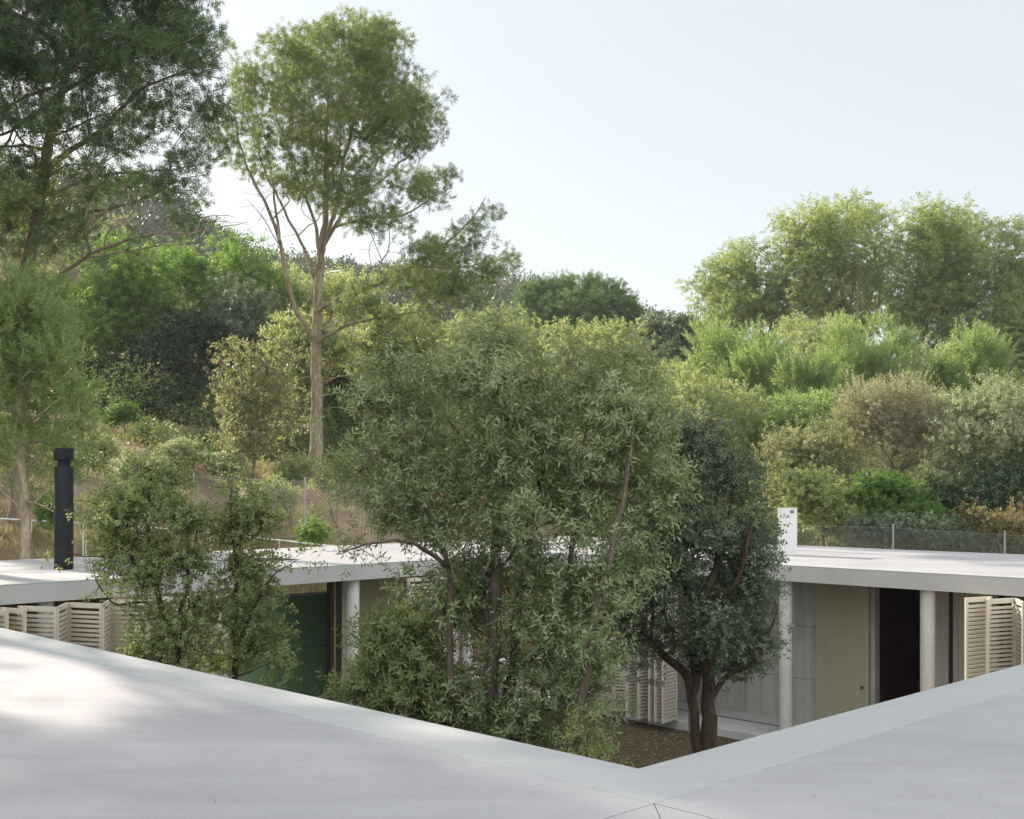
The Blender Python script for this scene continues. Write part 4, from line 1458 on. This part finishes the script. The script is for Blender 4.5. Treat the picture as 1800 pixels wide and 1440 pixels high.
# ------------------------------------------------------------------ trees and shrubs beyond the house
def bush(name, label, cat, px, d, spec, sp, seed, nc, nt, trunk=None, over=None, group=None, depth=0.8, wid=None, stems=3, r0=0.06, poly=None):
    """a plant seen at distance d whose lobes are given in the photograph's pixels"""
    rgl = np.random.RandomState(seed + 500)
    f = foot(px, d)
    lob = poly_lobes(rgl, d, spec, *poly) if poly else lobes_px(rgl, d, spec, wid=wid, depth=depth)
    limbs = []
    if trunk:
        for i, (pts, ra, rb) in enumerate(trunk):
            P = limb_px(d, pts, ra, rb, (0, (rgl.rand() - 0.5) * 1.5))
            limbs.append(trunk_to(f, P, ra * 1.1) if i == 0 else P)
    else:
        cs = np.array([l[:3] for l in lob])
        top = cs[rgl.permutation(len(cs))[:stems]]
        for i, t in enumerate(top):
            m = f * 0.5 + t * 0.5 + rgl.normal(0, 0.15, 3)
            m[2] = f[2] + (t[2] - f[2]) * 0.55
            limbs.append((np.array([f - [0, 0, 0.15], f * 0.7 + m * 0.3, m, t]), np.linspace(r0, r0 * 0.25, 4)))
    return plant(name, label, cat, f, limbs, lob, sp, seed, nc, nt, group, over)


# --- left half
bush('locust_tree', "broad tree with bright green leaves under the big dark pine's limbs", 'tree', 205, 58,
     [(110, 560), (130, 500), (150, 450), (190, 425), (215, 440), (250, 425), (285, 455), (270, 520), (285, 570), (230, 600), (180, 580), (130, 610)], 'locust', 61, 280, 2500, poly=(46, 14, 30, 0.8),
     trunk=[([(228, 690), (232, 640), (226, 590), (215, 540), (210, 490)], 0.14, 0.04), ([(228, 600), (205, 560), (180, 520)], 0.08, 0.03), ([(229, 620), (250, 580), (262, 520)], 0.07, 0.03)])
bush('locust_tree', 'bright green leafy tree right below the notch in the far hill', 'tree', 360, 62,
     [(280, 540), (285, 470), (310, 440), (345, 448), (370, 425), (410, 440), (440, 435), (480, 470), (505, 520), (470, 545), (430, 530), (390, 565), (340, 540)], 'locust', 62, 280, 2500, poly=(46, 14, 30, 0.8))
bush('locust_tree', 'green leafy tree close left of the slender pine trunk', 'tree', 500, 64,
     [(500, 500, 40, 38), (520, 540, 36, 40), (480, 545, 36, 30), (600, 520, 50, 36, 0.8), (640, 540, 40, 30, 0.8)], 'locust', 63, 150, 1500, over=dict(leaf='l_olive'))
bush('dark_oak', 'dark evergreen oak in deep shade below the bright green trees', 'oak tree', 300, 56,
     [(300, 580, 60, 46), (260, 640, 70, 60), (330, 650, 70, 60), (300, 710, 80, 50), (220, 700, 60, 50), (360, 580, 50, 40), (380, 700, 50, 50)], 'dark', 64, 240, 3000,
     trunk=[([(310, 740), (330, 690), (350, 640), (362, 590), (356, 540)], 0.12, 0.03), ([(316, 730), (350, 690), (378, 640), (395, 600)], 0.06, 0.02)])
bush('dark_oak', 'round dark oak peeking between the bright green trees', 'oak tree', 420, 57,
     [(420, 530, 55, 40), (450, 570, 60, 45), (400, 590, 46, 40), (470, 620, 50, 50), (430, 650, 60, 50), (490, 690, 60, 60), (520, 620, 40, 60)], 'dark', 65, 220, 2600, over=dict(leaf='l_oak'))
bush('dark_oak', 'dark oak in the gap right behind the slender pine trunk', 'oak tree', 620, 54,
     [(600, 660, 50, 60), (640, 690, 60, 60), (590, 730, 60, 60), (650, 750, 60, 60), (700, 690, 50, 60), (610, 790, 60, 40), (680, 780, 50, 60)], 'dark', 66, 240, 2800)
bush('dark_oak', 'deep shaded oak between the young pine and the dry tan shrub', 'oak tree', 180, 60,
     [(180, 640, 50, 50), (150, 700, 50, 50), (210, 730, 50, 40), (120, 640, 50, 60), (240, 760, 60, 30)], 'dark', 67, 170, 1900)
bush('olive_tree', 'brown-green airy tree behind the big dark pine trunk', 'tree', 60, 66,
     [(30, 380, 50, 50), (90, 420, 50, 50), (20, 460, 60, 60), (100, 490, 60, 50), (140, 400, 40, 34, 0.7), (60, 540, 70, 50), (200, 400, 40, 24, 0.5), (-40, 400, 60, 70), (120, 600, 60, 60), (0, 600, 60, 60)], 'olive', 68, 330, 3600,
     over=dict(leaf='l_tan', L=0.14, W=0.05))
bush('tan_shrub', 'tall dry shrub with tan leaves left of the slender pine trunk', 'shrub', 440, 37,
     [(420, 630, 40, 36), (460, 650, 40, 40), (410, 690, 40, 40), (450, 720, 46, 40), (490, 690, 34, 40), (430, 780, 46, 36), (480, 770, 40, 40), (500, 640, 30, 34, 0.7), (410, 740, 30, 40, 0.8), (520, 740, 26, 40, 0.6)], 'tan', 69, 260, 1500,
     trunk=[([(446, 830), (445, 780), (440, 720), (430, 660), (420, 620)], 0.05, 0.015), ([(446, 800), (470, 740), (490, 680)], 0.03, 0.01)])
bush('olive_tree', 'sunlit pale green tree just behind the forked trunk of the slender pine', 'tree', 545, 47,
     [(520, 620, 36, 36), (590, 620, 40, 40, 0.8), (540, 580, 40, 34, 0.8), (500, 590, 30, 30, 0.8), (530, 690, 34, 50, 0.8)], 'olive', 70, 150, 1400)
bush('olive_tree', 'yellow sunlit oak crown above the left shoulder of the tallest courtyard tree', 'tree', 690, 49,
     [(660, 600, 46, 36), (700, 580, 50, 34), (730, 620, 50, 40), (690, 650, 50, 34), (760, 590, 40, 30), (640, 630, 30, 30, 0.8)], 'olive', 71, 200, 2000, over=dict(leaf='l_olive'))
bush('olive_tree', 'pale rounded oak directly above the tallest courtyard tree', 'tree', 860, 55,
     [(830, 590, 50, 34), (880, 580, 46, 30), (930, 585, 40, 26), (800, 630, 50, 40), (870, 630, 60, 40), (940, 620, 46, 36), (850, 690, 80, 50)], 'olive', 72, 260, 2800)
bush('olive_tree', 'pale golden oak in front of the round dark stone pine', 'tree', 1040, 51,
     [(1000, 600, 44, 26), (1040, 590, 36, 24), (1090, 600, 40, 30), (1130, 630, 40, 36), (1020, 640, 60, 40), (1090, 650, 60, 40), (1160, 665, 30, 36, 0.8), (1060, 700, 90, 40), (980, 640, 40, 40)], 'olive', 73, 280, 3000,
     over=dict(leaf='l_olive'))
bush('stone_pine', 'round dense dark green stone pine standing under the open sky', 'pine tree', 1010, 82,
     [(955, 520, 34, 22, 1, 1), (1010, 505, 42, 20, 1, 1.5), (975, 550, 30, 22, 1, -1.6), (1020, 540, 40, 24, 1, -2), (1060, 520, 36, 20, 1, 1), (1080, 545, 34, 24, 1, -0.5), (1105, 565, 24, 18, 1, 0), (935, 530, 20, 16, 1, 0), (1040, 572, 50, 22, 1, -1), (950, 570, 34, 20, 1, -0.5)], 'stone_pine', 74, 520, 5200)
bush('dark_oak', 'dark green oak between the stone pine and the gum trees', 'oak tree', 1180, 74,
     [(1150, 590, 34, 30), (1195, 580, 34, 24), (1225, 590, 24, 24), (1170, 625, 46, 26), (1130, 610, 26, 24)], 'dark', 75, 150, 1700, over=dict(leaf='l_oak', L=0.2, W=0.11))
# --- right half
G_ = 'tall gum trees on the right'
bush('gum_tree', 'largest gum tree, wide crown of drooping leaves, tallest on the right side', 'gum tree', 1440, 70,
     [(1420, 385, 44, 30), (1480, 378, 50, 28), (1535, 400, 44, 38), (1385, 420, 40, 34), (1450, 430, 60, 40), (1520, 460, 50, 40), (1400, 480, 50, 40), (1465, 500, 60, 44), (1545, 520, 40, 40), (1420, 545, 60, 36), (1500, 560, 50, 36),
      (1370, 395, 22, 22, 0.8), (1555, 440, 28, 30)], 'euc', 81, 500, 6200, group=G_,
     trunk=[([(1500, 650), (1505, 600), (1490, 550), (1475, 490), (1470, 430), (1475, 390)], 0.2, 0.05), ([(1500, 600), (1540, 560), (1545, 500), (1535, 430)], 0.11, 0.04), ([(1490, 560), (1440, 520), (1410, 460), (1395, 420)], 0.11, 0.03),
            ([(1490, 570), (1500, 510), (1510, 470)], 0.08, 0.03)])
bush('gum_tree', 'lower gum tree leaning out over the skyline at the left of the gum group', 'gum tree', 1310, 72,
     [(1290, 455, 30, 24), (1320, 450, 26, 26), (1260, 490, 36, 24), (1230, 505, 20, 16), (1290, 500, 44, 30), (1340, 510, 44, 34), (1250, 530, 30, 24), (1300, 545, 46, 30), (1360, 550, 44, 36), (1275, 575, 30, 22)], 'euc', 82, 280, 3300, group=G_,
     trunk=[([(1350, 650), (1345, 600), (1325, 560), (1300, 510), (1290, 470)], 0.14, 0.03), ([(1335, 580), (1285, 545), (1250, 510)], 0.08, 0.02), ([(1345, 600), (1360, 550), (1345, 500)], 0.07, 0.02)])
bush('gum_tree', 'gum tree with a pale leaning trunk showing below its crown', 'gum tree', 1610, 66,
     [(1620, 385, 40, 26), (1660, 385, 44, 30), (1700, 410, 34, 34), (1610, 430, 40, 36), (1670, 445, 56, 40), (1715, 455, 22, 32), (1600, 490, 42, 40), (1650, 510, 56, 40), (1700, 500, 34, 40), (1620, 550, 46, 30, 0.7), (1680, 560, 46, 34, 0.8), (1580, 545, 34, 34, 0.7), (1700, 610, 44, 36, 0.8), (1650, 620, 44, 30, 0.6)], 'euc', 83, 460, 5800,
     group=G_, trunk=[([(1608, 650), (1618, 600), (1640, 550), (1652, 505), (1660, 440), (1660, 395)], 0.19, 0.04), ([(1625, 590), (1615, 540), (1612, 480), (1620, 410)], 0.10, 0.03), ([(1640, 550), (1680, 520), (1705, 470)], 0.07, 0.02),
                      ([(1612, 630), (1650, 600), (1690, 585)], 0.05, 0.015)])
bush('gum_tree', 'gum tree cut by the right edge of the picture', 'gum tree', 1780, 63,
     [(1778, 405, 30, 24), (1800, 430, 34, 40), (1765, 450, 36, 30), (1745, 490, 44, 34), (1790, 510, 50, 46), (1735, 540, 40, 34), (1780, 570, 56, 46), (1750, 620, 46, 34), (1800, 640, 50, 50), (1840, 480, 50, 80), (1830, 600, 50, 80)], 'euc', 84, 440, 5600, group=G_)
bush('dark_oak', 'brownish oak filling the gap under the largest gum tree', 'oak tree', 1420, 60,
     [(1390, 590, 46, 36), (1440, 600, 46, 34), (1480, 590, 34, 30), (1400, 640, 50, 36), (1590, 620, 40, 34), (1640, 630, 40, 34), (1690, 640, 40, 34), (1730, 600, 34, 30), (1700, 680, 60, 40), (1630, 680, 50, 34), (1770, 680, 50, 40), (1560, 670, 50, 40)], 'dark', 85, 300, 3800, over=dict(leaf='l_olive', L=0.15, W=0.07))
for k_, (px, d, spec, lab) in enumerate([
        (1255, 53, [(1255, 590, 26, 30), (1275, 620, 34, 34), (1240, 640, 34, 34), (1265, 680, 46, 40)], 'young pine with fresh candles, first from the sky gap'),
        (1335, 50, [(1325, 625, 30, 30), (1350, 655, 34, 34), (1310, 670, 36, 36), (1340, 720, 46, 40)], 'bright young pine below the lower gum tree'),
        (1425, 48, [(1415, 665, 34, 26), (1450, 690, 34, 34), (1400, 720, 40, 40), (1440, 750, 46, 40)], 'short bright young pine left of the brown twiggy bush'),
        (1510, 52, [(1490, 610, 36, 26), (1530, 610, 34, 26), (1500, 650, 46, 36), (1550, 650, 40, 36), (1570, 615, 26, 22), (1520, 690, 50, 34)], 'bushy young pine in front of the largest gum tree, brightest of the young pines'),
        (1715, 49, [(1715, 620, 20, 26), (1720, 650, 30, 30), (1745, 640, 24, 30), (1665, 668, 22, 20), (1700, 690, 46, 30)], 'young pine spire before the gum tree at the picture edge')]):
    bush('young_pine', lab, 'young pine', px, d, spec, 'young', 90 + k_, 70, 1050, group='young bright green pines on the right', stems=2, r0=0.07, over=dict(L=0.2, W=0.035, tl=0.75, rc=0.38, k=24))
bush('olive_tree', 'light green scrub oak between the dark courtyard oak and the young pines', 'tree', 1255, 43,
     [(1230, 700, 50, 36), (1290, 720, 50, 40), (1340, 760, 50, 44), (1240, 760, 60, 40), (1390, 790, 40, 40), (1300, 810, 60, 40), (1200, 680, 34, 34), (1210, 740, 40, 50)], 'olive', 96, 280, 3000, over=dict(leaf='l_olive', L=0.115, W=0.05))
bush('olive_tree', 'yellow-green scrub oak behind the white chimney, right of the dark courtyard oak', 'tree', 1410, 36,
     [(1400, 800, 46, 44), (1450, 790, 40, 40), (1420, 850, 46, 40), (1380, 850, 40, 40), (1470, 840, 36, 36)], 'olive', 97, 200, 2300, over=dict(leaf='l_tan', L=0.10, W=0.045))
bush('olive_tree', 'bright light green scrub oak between the young pines and the brown twiggy bush', 'tree', 1390, 42,
     [(1340, 740), (1370, 700), (1410, 715), (1450, 705), (1480, 730), (1500, 790), (1470, 830), (1400, 820), (1350, 830), (1320, 790)], 'olive', 105, 240, 2600, over=dict(leaf='l_young', L=0.12, W=0.05), poly=(40, 18, 32, 0.8))
bush('olive_tree', 'soft green scrub oak whose top shows between the golden oak and the first young pine', 'tree', 1215, 47,
     [(1170, 690), (1190, 640), (1225, 655), (1255, 690), (1270, 740), (1240, 800), (1190, 790), (1160, 740)], 'olive', 106, 200, 2200, over=dict(L=0.12, W=0.052), poly=(32, 18, 32, 0.8))
bush('brown_bush', 'brown twiggy bush with bare grey stems in front of the gum trees', 'bush', 1570, 37,
     [(1530, 710, 46, 34), (1590, 705, 50, 34), (1640, 730, 40, 34), (1500, 750, 36, 34), (1560, 750, 60, 40), (1620, 775, 46, 36), (1510, 800, 40, 34, 0.6), (1580, 820, 46, 30, 0.5)], 'brown', 98, 300, 3000,
     trunk=[([(1575, 850), (1560, 800), (1530, 760), (1515, 720)], 0.05, 0.012), ([(1575, 840), (1595, 790), (1590, 730)], 0.045, 0.012), ([(1575, 840), (1620, 790), (1645, 750)], 0.04, 0.01)])
bush('sage_bush', 'large silvery bush at the right edge above the wire fence', 'bush', 1730, 35,
     [(1700, 720, 50, 40), (1760, 700, 50, 34), (1800, 720, 50, 46), (1690, 780, 50, 40), (1750, 770, 60, 46), (1810, 790, 50, 50), (1700, 840, 50, 34, 0.7), (1660, 830, 40, 40, 0.7)], 'sage', 99, 320, 3400,
     trunk=[([(1690, 880), (1700, 840), (1720, 800), (1730, 750)], 0.05, 0.012), ([(1690, 870), (1670, 820), (1660, 780)], 0.03, 0.01), ([(1690, 870), (1740, 830), (1780, 800)], 0.03, 0.01)])
bush('bright_bush', 'glossy bright green bush just above the fence right of the chimney', 'bush', 1555, 31.5,
     [(1520, 865, 30, 22), (1560, 870, 40, 26), (1600, 880, 30, 24), (1540, 895, 40, 24), (1590, 905, 40, 20), (1630, 905, 26, 20, 0.8)], 'bright', 100, 150, 1500)
bush('oak_bush', 'small dark oak close behind the white chimney', 'oak tree', 1445, 30.8,
     [(1430, 860, 36, 34), (1470, 880, 34, 34), (1420, 900, 34, 30), (1460, 920, 36, 26), (1400, 860, 26, 34), (1490, 915, 26, 22)], 'small', 101, 170, 2000, over=dict(leaf='l_small', L=0.07, W=0.045),
     trunk=[([(1448, 950), (1450, 910), (1445, 870), (1440, 840)], 0.05, 0.015)])
bush('dark_bush', 'dark thicket under the silvery bush at the right edge', 'bush', 1740, 34,
     [(1700, 880, 50, 34), (1760, 860, 50, 40), (1800, 850, 40, 40), (1650, 900, 50, 26), (1790, 900, 40, 26)], 'dark', 102, 170, 2000, over=dict(L=0.1, W=0.055))
bush('rusty_bush', 'small rusty orange bush behind the right fence post', 'bush', 1740, 30.5,
     [(1705, 905, 16, 14), (1735, 920, 26, 18), (1775, 925, 34, 18), (1795, 905, 20, 20)], 'red', 103, 80, 600)
bush('ivy_bush', 'low ivy thicket creeping behind the right wire fence', 'bush', 1640, 30.2,
     [(1570, 930, 40, 16), (1620, 935, 40, 18), (1670, 935, 40, 18), (1520, 935, 30, 14)], 'bright', 104, 110, 1200, over=dict(leaf='l_oak', L=0.07, W=0.045))
# --- low shrubs on the left slope
SH = [('fresh green low bush in front of the dark shaded trees', 215, 47, 727, 30, 26, 'bright', 'low_bush'),
      ('grey-green low bush below the dark oak trunks', 345, 45, 770, 36, 24, 'dark', 'low_bush'),
      ('pale weedy bush left of the dry tan shrub', 320, 37, 795, 34, 22, 'sage', 'low_bush'),
      ('pale weedy bush at the foot of the dry tan shrub', 395, 36, 815, 34, 26, 'sage', 'low_bush'),
      ('olive-green bush left of the slender pine foot', 510, 35, 825, 36, 26, 'olive', 'low_bush'),
      ('yellowish bush at the foot of the slender pine', 590, 36.5, 838, 30, 20, 'olive', 'low_bush'),
      ('green sprout bush behind the wire fence, left of the tallest courtyard tree', 548, 29.2, 932, 13, 20, 'locust', 'low_bush'),
      ('narrow green bush right behind the black flue', 90, 28, 890, 16, 44, 'locust', 'low_bush'),
      ('sunlit olive bush behind the fence beside the courtyard tree', 640, 33, 860, 46, 34, 'olive', 'low_bush'),
      ('pale green bush above the young twin-stemmed oak', 250, 33, 830, 60, 26, 'sage', 'low_bush'),
      ('olive bush between the fence post and the slim young oak', 470, 32.5, 865, 40, 28, 'olive', 'low_bush'),
      ('weedy bush uphill of the black flue', 170, 38, 790, 40, 22, 'sage', 'low_bush')]
for i, (lab, px, d, py, rx, ry, sp, nm) in enumerate(SH):
    rr = np.random.RandomState(300 + i)
    spec = [(px + rx * (rr.rand() - 0.5) * 1.3, py + ry * (rr.rand() - 0.3) * 0.9, rx * 0.55, ry * 0.6) for _ in range(5)]
    bush(nm, lab, 'bush', px, d, spec, sp, 110 + i, 60, 160 if d < 29.5 else 520, stems=3, r0=0.025, over=dict(rc=0.22, L=0.085, W=0.036 if sp != 'young' else 0.014, tl=0.18))

# ------------------------------------------------------------------ the far hill's pine wood, undergrowth, dry grass: nobody could count these
rh = np.random.RandomState(77)
Vs, Fs, off = [], [], 0
n_t = 880
hx = []
while len(hx) < n_t:
    y = 125 + 120 * rh.rand() ** 0.75
    X = -0.55 + 1.25 * rh.rand()
    hx.append((X * y, y))
hx = np.array(hx)
hz = ground(hx[:, 0], hx[:, 1])
for (x, y), z in zip(hx, hz):
    h = 5.5 + 3.5 * rh.rand()
    w = 3.6 + 2.8 * rh.rand()
    nl = 5
    nq = 620 if y > 130 else 800
    lobes = [(x + w * 0.3 * rh.normal(), y + w * 0.3 * rh.normal(), z + h * (0.62 + 0.2 * rh.rand()), w * 0.33, w * 0.33, h * 0.17, 1) for _ in range(nl)]
    P, LC, _ = crown_points(rh, lobes, nq, 0.3)
    D_ = unit(P - LC) + rh.normal(0, 0.5, P.shape)
    D_[:, 2] += 0.5
    V, Fq = leaves(P, D_, rh.normal(size=P.shape), 0.55 * (0.6 + 0.8 * rh.rand(nq)), 0.24)
    Vs.append(V)
    Fs.append(Fq + off)
    off += len(V)
o = link_mesh('hillside_pine_wood', np.concatenate(Vs), np.concatenate(Fs), M['l_hill'])
kind(tag(o, 'hazy grey-green pine wood covering the far hill', 'wood'), 'stuff')

# undergrowth: shrubs closing the ground between the trees
Vs, Fs, off = [], [], 0
n_u = 1350
for i in range(n_u):
    y = 33 + 75 * rh.rand() ** 1.2
    X = -0.55 + 1.28 * rh.rand()
    x = X * y
    a_, b_ = to_ab(x, y)
    if b_ < 31 and a_ < 34:
        continue
    if X < -0.1 and y < 45 and (rh.rand() < 0.45 or y < 34):
        continue
    z = float(ground(x, y))
    h = 1.2 + 2.2 * rh.rand() * (1 if y > 48 else 0.5)
    w = 1.2 + 1.6 * rh.rand()
    if X < -0.1 and y < 46:
        h, w = 0.5 + 0.6 * rh.rand(), 0.5 + 0.5 * rh.rand()
    nq = 560
    P, LC, _ = crown_points(rh, [(x, y, z + h * 0.45, w, w, h * 0.55, 1), (x + rh.normal() * w * .5, y, z + h * 0.7, w * .6, w * .6, h * .35, .6)], nq, 0.4)
    D_ = unit(P - LC) + rh.normal(0, 0.6, P.shape)
    D_[:, 2] += 0.4
    V, Fq = leaves(P, D_, rh.normal(size=P.shape), 0.125 * (0.6 + 0.8 * rh.rand(nq)), 0.058)
    Vs.append(V)
    Fs.append(Fq + off)
    off += len(V)
M['l_under'] = leaf_mat('undergrowth_leaf', [(0.045, 0.075, 0.028), (0.07, 0.10, 0.04), (0.10, 0.12, 0.055)], 0.3, clump=0.25)
o = link_mesh('undergrowth', np.concatenate(Vs), np.concatenate(Fs), M['l_under'])
kind(tag(o, 'mixed green undergrowth closing the ground between the trees', 'undergrowth'), 'stuff')

# dry grass and weeds on the bank behind the left wing
n_g = 60000
y = 27.5 + 22 * rh.rand(n_g)
X = -0.47 + 0.42 * rh.rand(n_g)
x = X * y
cl = np.sin(x * 1.3 + 2) * np.sin(y * 1.7) + 0.6 * np.sin(x * 3.1 - y * 2.3) + rh.normal(0, 0.5, n_g)
m = cl > 0.25
x, y = x[m], y[m]
n_g = len(x)
P = np.stack([x, y, ground(x, y) - 0.02], -1)
D_ = rh.normal(0, 0.45, P.shape)
D_[:, 2] = 1
V, Fq = leaves(P, D_, rh.normal(size=P.shape), 0.12 + 0.25 * rh.rand(n_g) ** 2, 0.018)
o = link_mesh('dry_grass', V, Fq, M['l_grass'])
kind(tag(o, 'sparse dry grass and weeds on the earth bank', 'grass'), 'stuff')

# leaf litter on the courtyard soil, pine needles on the roof
n_l = 9000
aa = A0 + 0.2 + (A1 - A0 - 0.4) * rh.rand(n_l)
bb_ = B0 + 0.2 + (B1 - B0 - 0.4) * rh.rand(n_l)
P = np.stack([aa * UL[0] + bb_ * UR[0], aa * UL[1] + bb_ * UR[1], 0.028 + 0.015 * np.sin(aa * 1.7) * np.cos(bb_ * 2.1) + 0.006 * rh.rand(n_l)], -1)
D_ = rh.normal(size=P.shape)
D_[:, 2] *= 0.15
N_ = rh.normal(0, 0.25, P.shape)
N_[:, 2] += 1
M['litter'] = leaf_mat('leaf_litter', [(0.10, 0.065, 0.03), (0.17, 0.12, 0.06), (0.26, 0.21, 0.12)], 0.1)
V, Fq = leaves(P, D_, N_, 0.05, 0.022)
o = link_mesh('leaf_litter', V, Fq, M['litter'])
kind(tag(o, 'brown fallen leaves scattered over the courtyard soil', 'leaf litter'), 'stuff')
n_l = 520
aa = -0.5 + 14 * rh.rand(n_l)
bb_ = -0.5 + 14 * rh.rand(n_l)
m = (aa < A0 - 0.02) | (bb_ < B0 - 0.02)
aa, bb_ = aa[m], bb_[m]
P = np.stack([aa * UL[0] + bb_ * UR[0], aa * UL[1] + bb_ * UR[1], np.full(len(aa), RT + 0.003)], -1)
D_ = rh.normal(size=P.shape)
D_[:, 2] = 0.02
N_ = np.zeros(P.shape)
N_[:, 2] = 1
V, Fq = leaves(P, D_, N_, 0.02 + 0.06 * rh.rand(len(P)), 0.004)
o = link_mesh('pine_litter', V, Fq, M['litter'])
kind(tag(o, 'stray brown pine needles lying on the near roof', 'needle litter'), 'stuff')

# ------------------------------------------------------------------ fences
def chain_fence(name, label, pts, h, pitch, posts, wire, group='wire fences round the garden'):
    """pts: (x, y, z) of the mesh foot; woven wires in both diagonals, posts as parts"""
    P = np.asarray(pts, float)
    seg = np.linalg.norm(np.diff(P, axis=0), axis=1)
    s = np.concatenate([[0], np.cumsum(seg)])
    root = empty(name, tuple(P[0]))
    tag(root, label, 'fence', group)

    def pos(t, v):
        return np.stack([np.interp(t, s, P[:, 0]), np.interp(t, s, P[:, 1]), np.interp(t, s, P[:, 2]) + v], -1)
    A, B = [], []
    L = s[-1]
    nseg = 4
    for t0 in np.arange(-h, L, pitch):
        for sg in (1, -1):
            tt = t0 + np.linspace(0, h, nseg + 1)
            vv = np.linspace(0, h, nseg + 1)
            if sg < 0:
                vv = vv[::-1]
            ok = (tt >= 0) & (tt <= L)
            q = pos(tt, vv)
            for i in range(nseg):
                if ok[i] and ok[i + 1]:
                    A.append(q[i])
                    B.append(q[i + 1])
    V, Fq = sticks(np.array(A), np.array(B), wire, wire)
    # straining wires
    for v in (0.03, h - 0.01):
        q = pos(np.linspace(0, L, 40), np.full(40, v))
        V2, F2 = sticks(q[:-1], q[1:], 0.004, 0.004)
        Fq = np.concatenate([Fq, F2 + len(V)])
        V = np.concatenate([V, V2])
    link_mesh('wire_mesh', V, Fq, M['galv'], root)
    for px_t in posts:
        q = pos(np.array([px_t]), np.array([0.0]))[0]
        mb = MB()
        mb.lathe(q[0], q[1], [(0.024, q[2] - 0.3), (0.024, q[2] + h + 0.06), (0.027, q[2] + h + 0.062), (0.020, q[2] + h + 0.085)], 10)
        mb.build('fence_post', M['galv'], root, smooth=True)
    return root


def px_line(rows):
    return [at(px, py, d) for px, py, d in rows]


chain_fence('wire_fence', 'chain-link fence on the earth bank between black flue and tallest courtyard tree',
            px_line([(-60, 935, 31.5), (143, 930, 31.2), (354, 938, 31.0), (553, 948, 30.8), (680, 958, 30.6), (760, 966, 30.5)]), 1.55, 0.105, [3.15, 6.4, 9.45, 11.4], 0.0026)
chain_fence('wire_fence', 'chain-link fence above the far right roof, with ivy behind',
            px_line([(1385, 965, 29.6), (1550, 970, 28.6), (1728, 983, 27.2), (1900, 996, 26)]), 0.62, 0.06, [2.6, 5.2, 8], 0.0017)
rl = empty('guard_rail', tuple(at(0, 912, 30)))
tag(rl, 'thin white pipe rail in front of the earth bank behind the left wing', 'railing')
mb = MB()
rail = px_line([(-60, 909, 29.6), (0, 912, 29.5), (165, 921, 29.3), (300, 931, 29.2), (450, 945, 29.0), (582, 960, 28.8), (640, 968, 28.7)])
mb.tube(rail, [0.022] * len(rail), 8)
mb.build('top_pipe', M['white'], rl, smooth=True)
for px, py in ((55, 915), (146, 920), (151, 920.3), (250, 927), (370, 937.5), (491, 950)):
    q = at(px, py, 29.35 - (px / 500) * 0.4)
    mb = MB()
    mb.tube([q, q - [0, 0, 1.5]], [0.019, 0.019], 8)
    mb.build('rail_post', M['white'], rl, smooth=True)
q = at(366, 783, 41)
mb = MB()
mb.beam(q - np.array([0, 0, .3]), q + np.array([0.02, 0, 0.96]), 0.09, 0.09)
o = mb.build('wooden_post', M['bark_grey'], bevel=0.006)
tag(o, 'lone weathered wooden post among bushes left of the slender pine', 'post')
q = at(590, 486, 150)
e = empty('far_house', tuple(q))
tag(e, 'tiny pale blue house far off behind the slender pine trunk', 'house')
mb = MB()
mb.hexa([q + np.array(v) for v in [(-.9, 0, -3), (.7, -.4, -3), (1.4, 2, -3), (-.3, 2.4, -3), (-.9, 0, .55), (.7, -.4, .55), (1.4, 2, .55), (-.3, 2.4, .55)]])
mb.build('wall', M['wall'], e)
mb = MB()
mb.hexa([q + np.array(v) for v in [(-1, -.2, .552), (.8, -.6, .552), (1.6, 2.1, .552), (-.4, 2.6, .552), (-.6, .4, .85), (.5, .1, .85), (1.0, 1.6, .85), (0, 1.9, .85)]])
mb.build('roof', M['column'], e)
# the air box: closed, round the camera and everything built, the sky outside
mb = MB()
mb.hexa([(x, y, z) for z in (-6, 75) for x, y in ((-420, -420), (420, -420), (420, 760), (-420, 760))])
o = mb.build('haze', M['haze'])
kind(tag(o, 'pale air that fades the far hill', 'haze'), 'stuff')
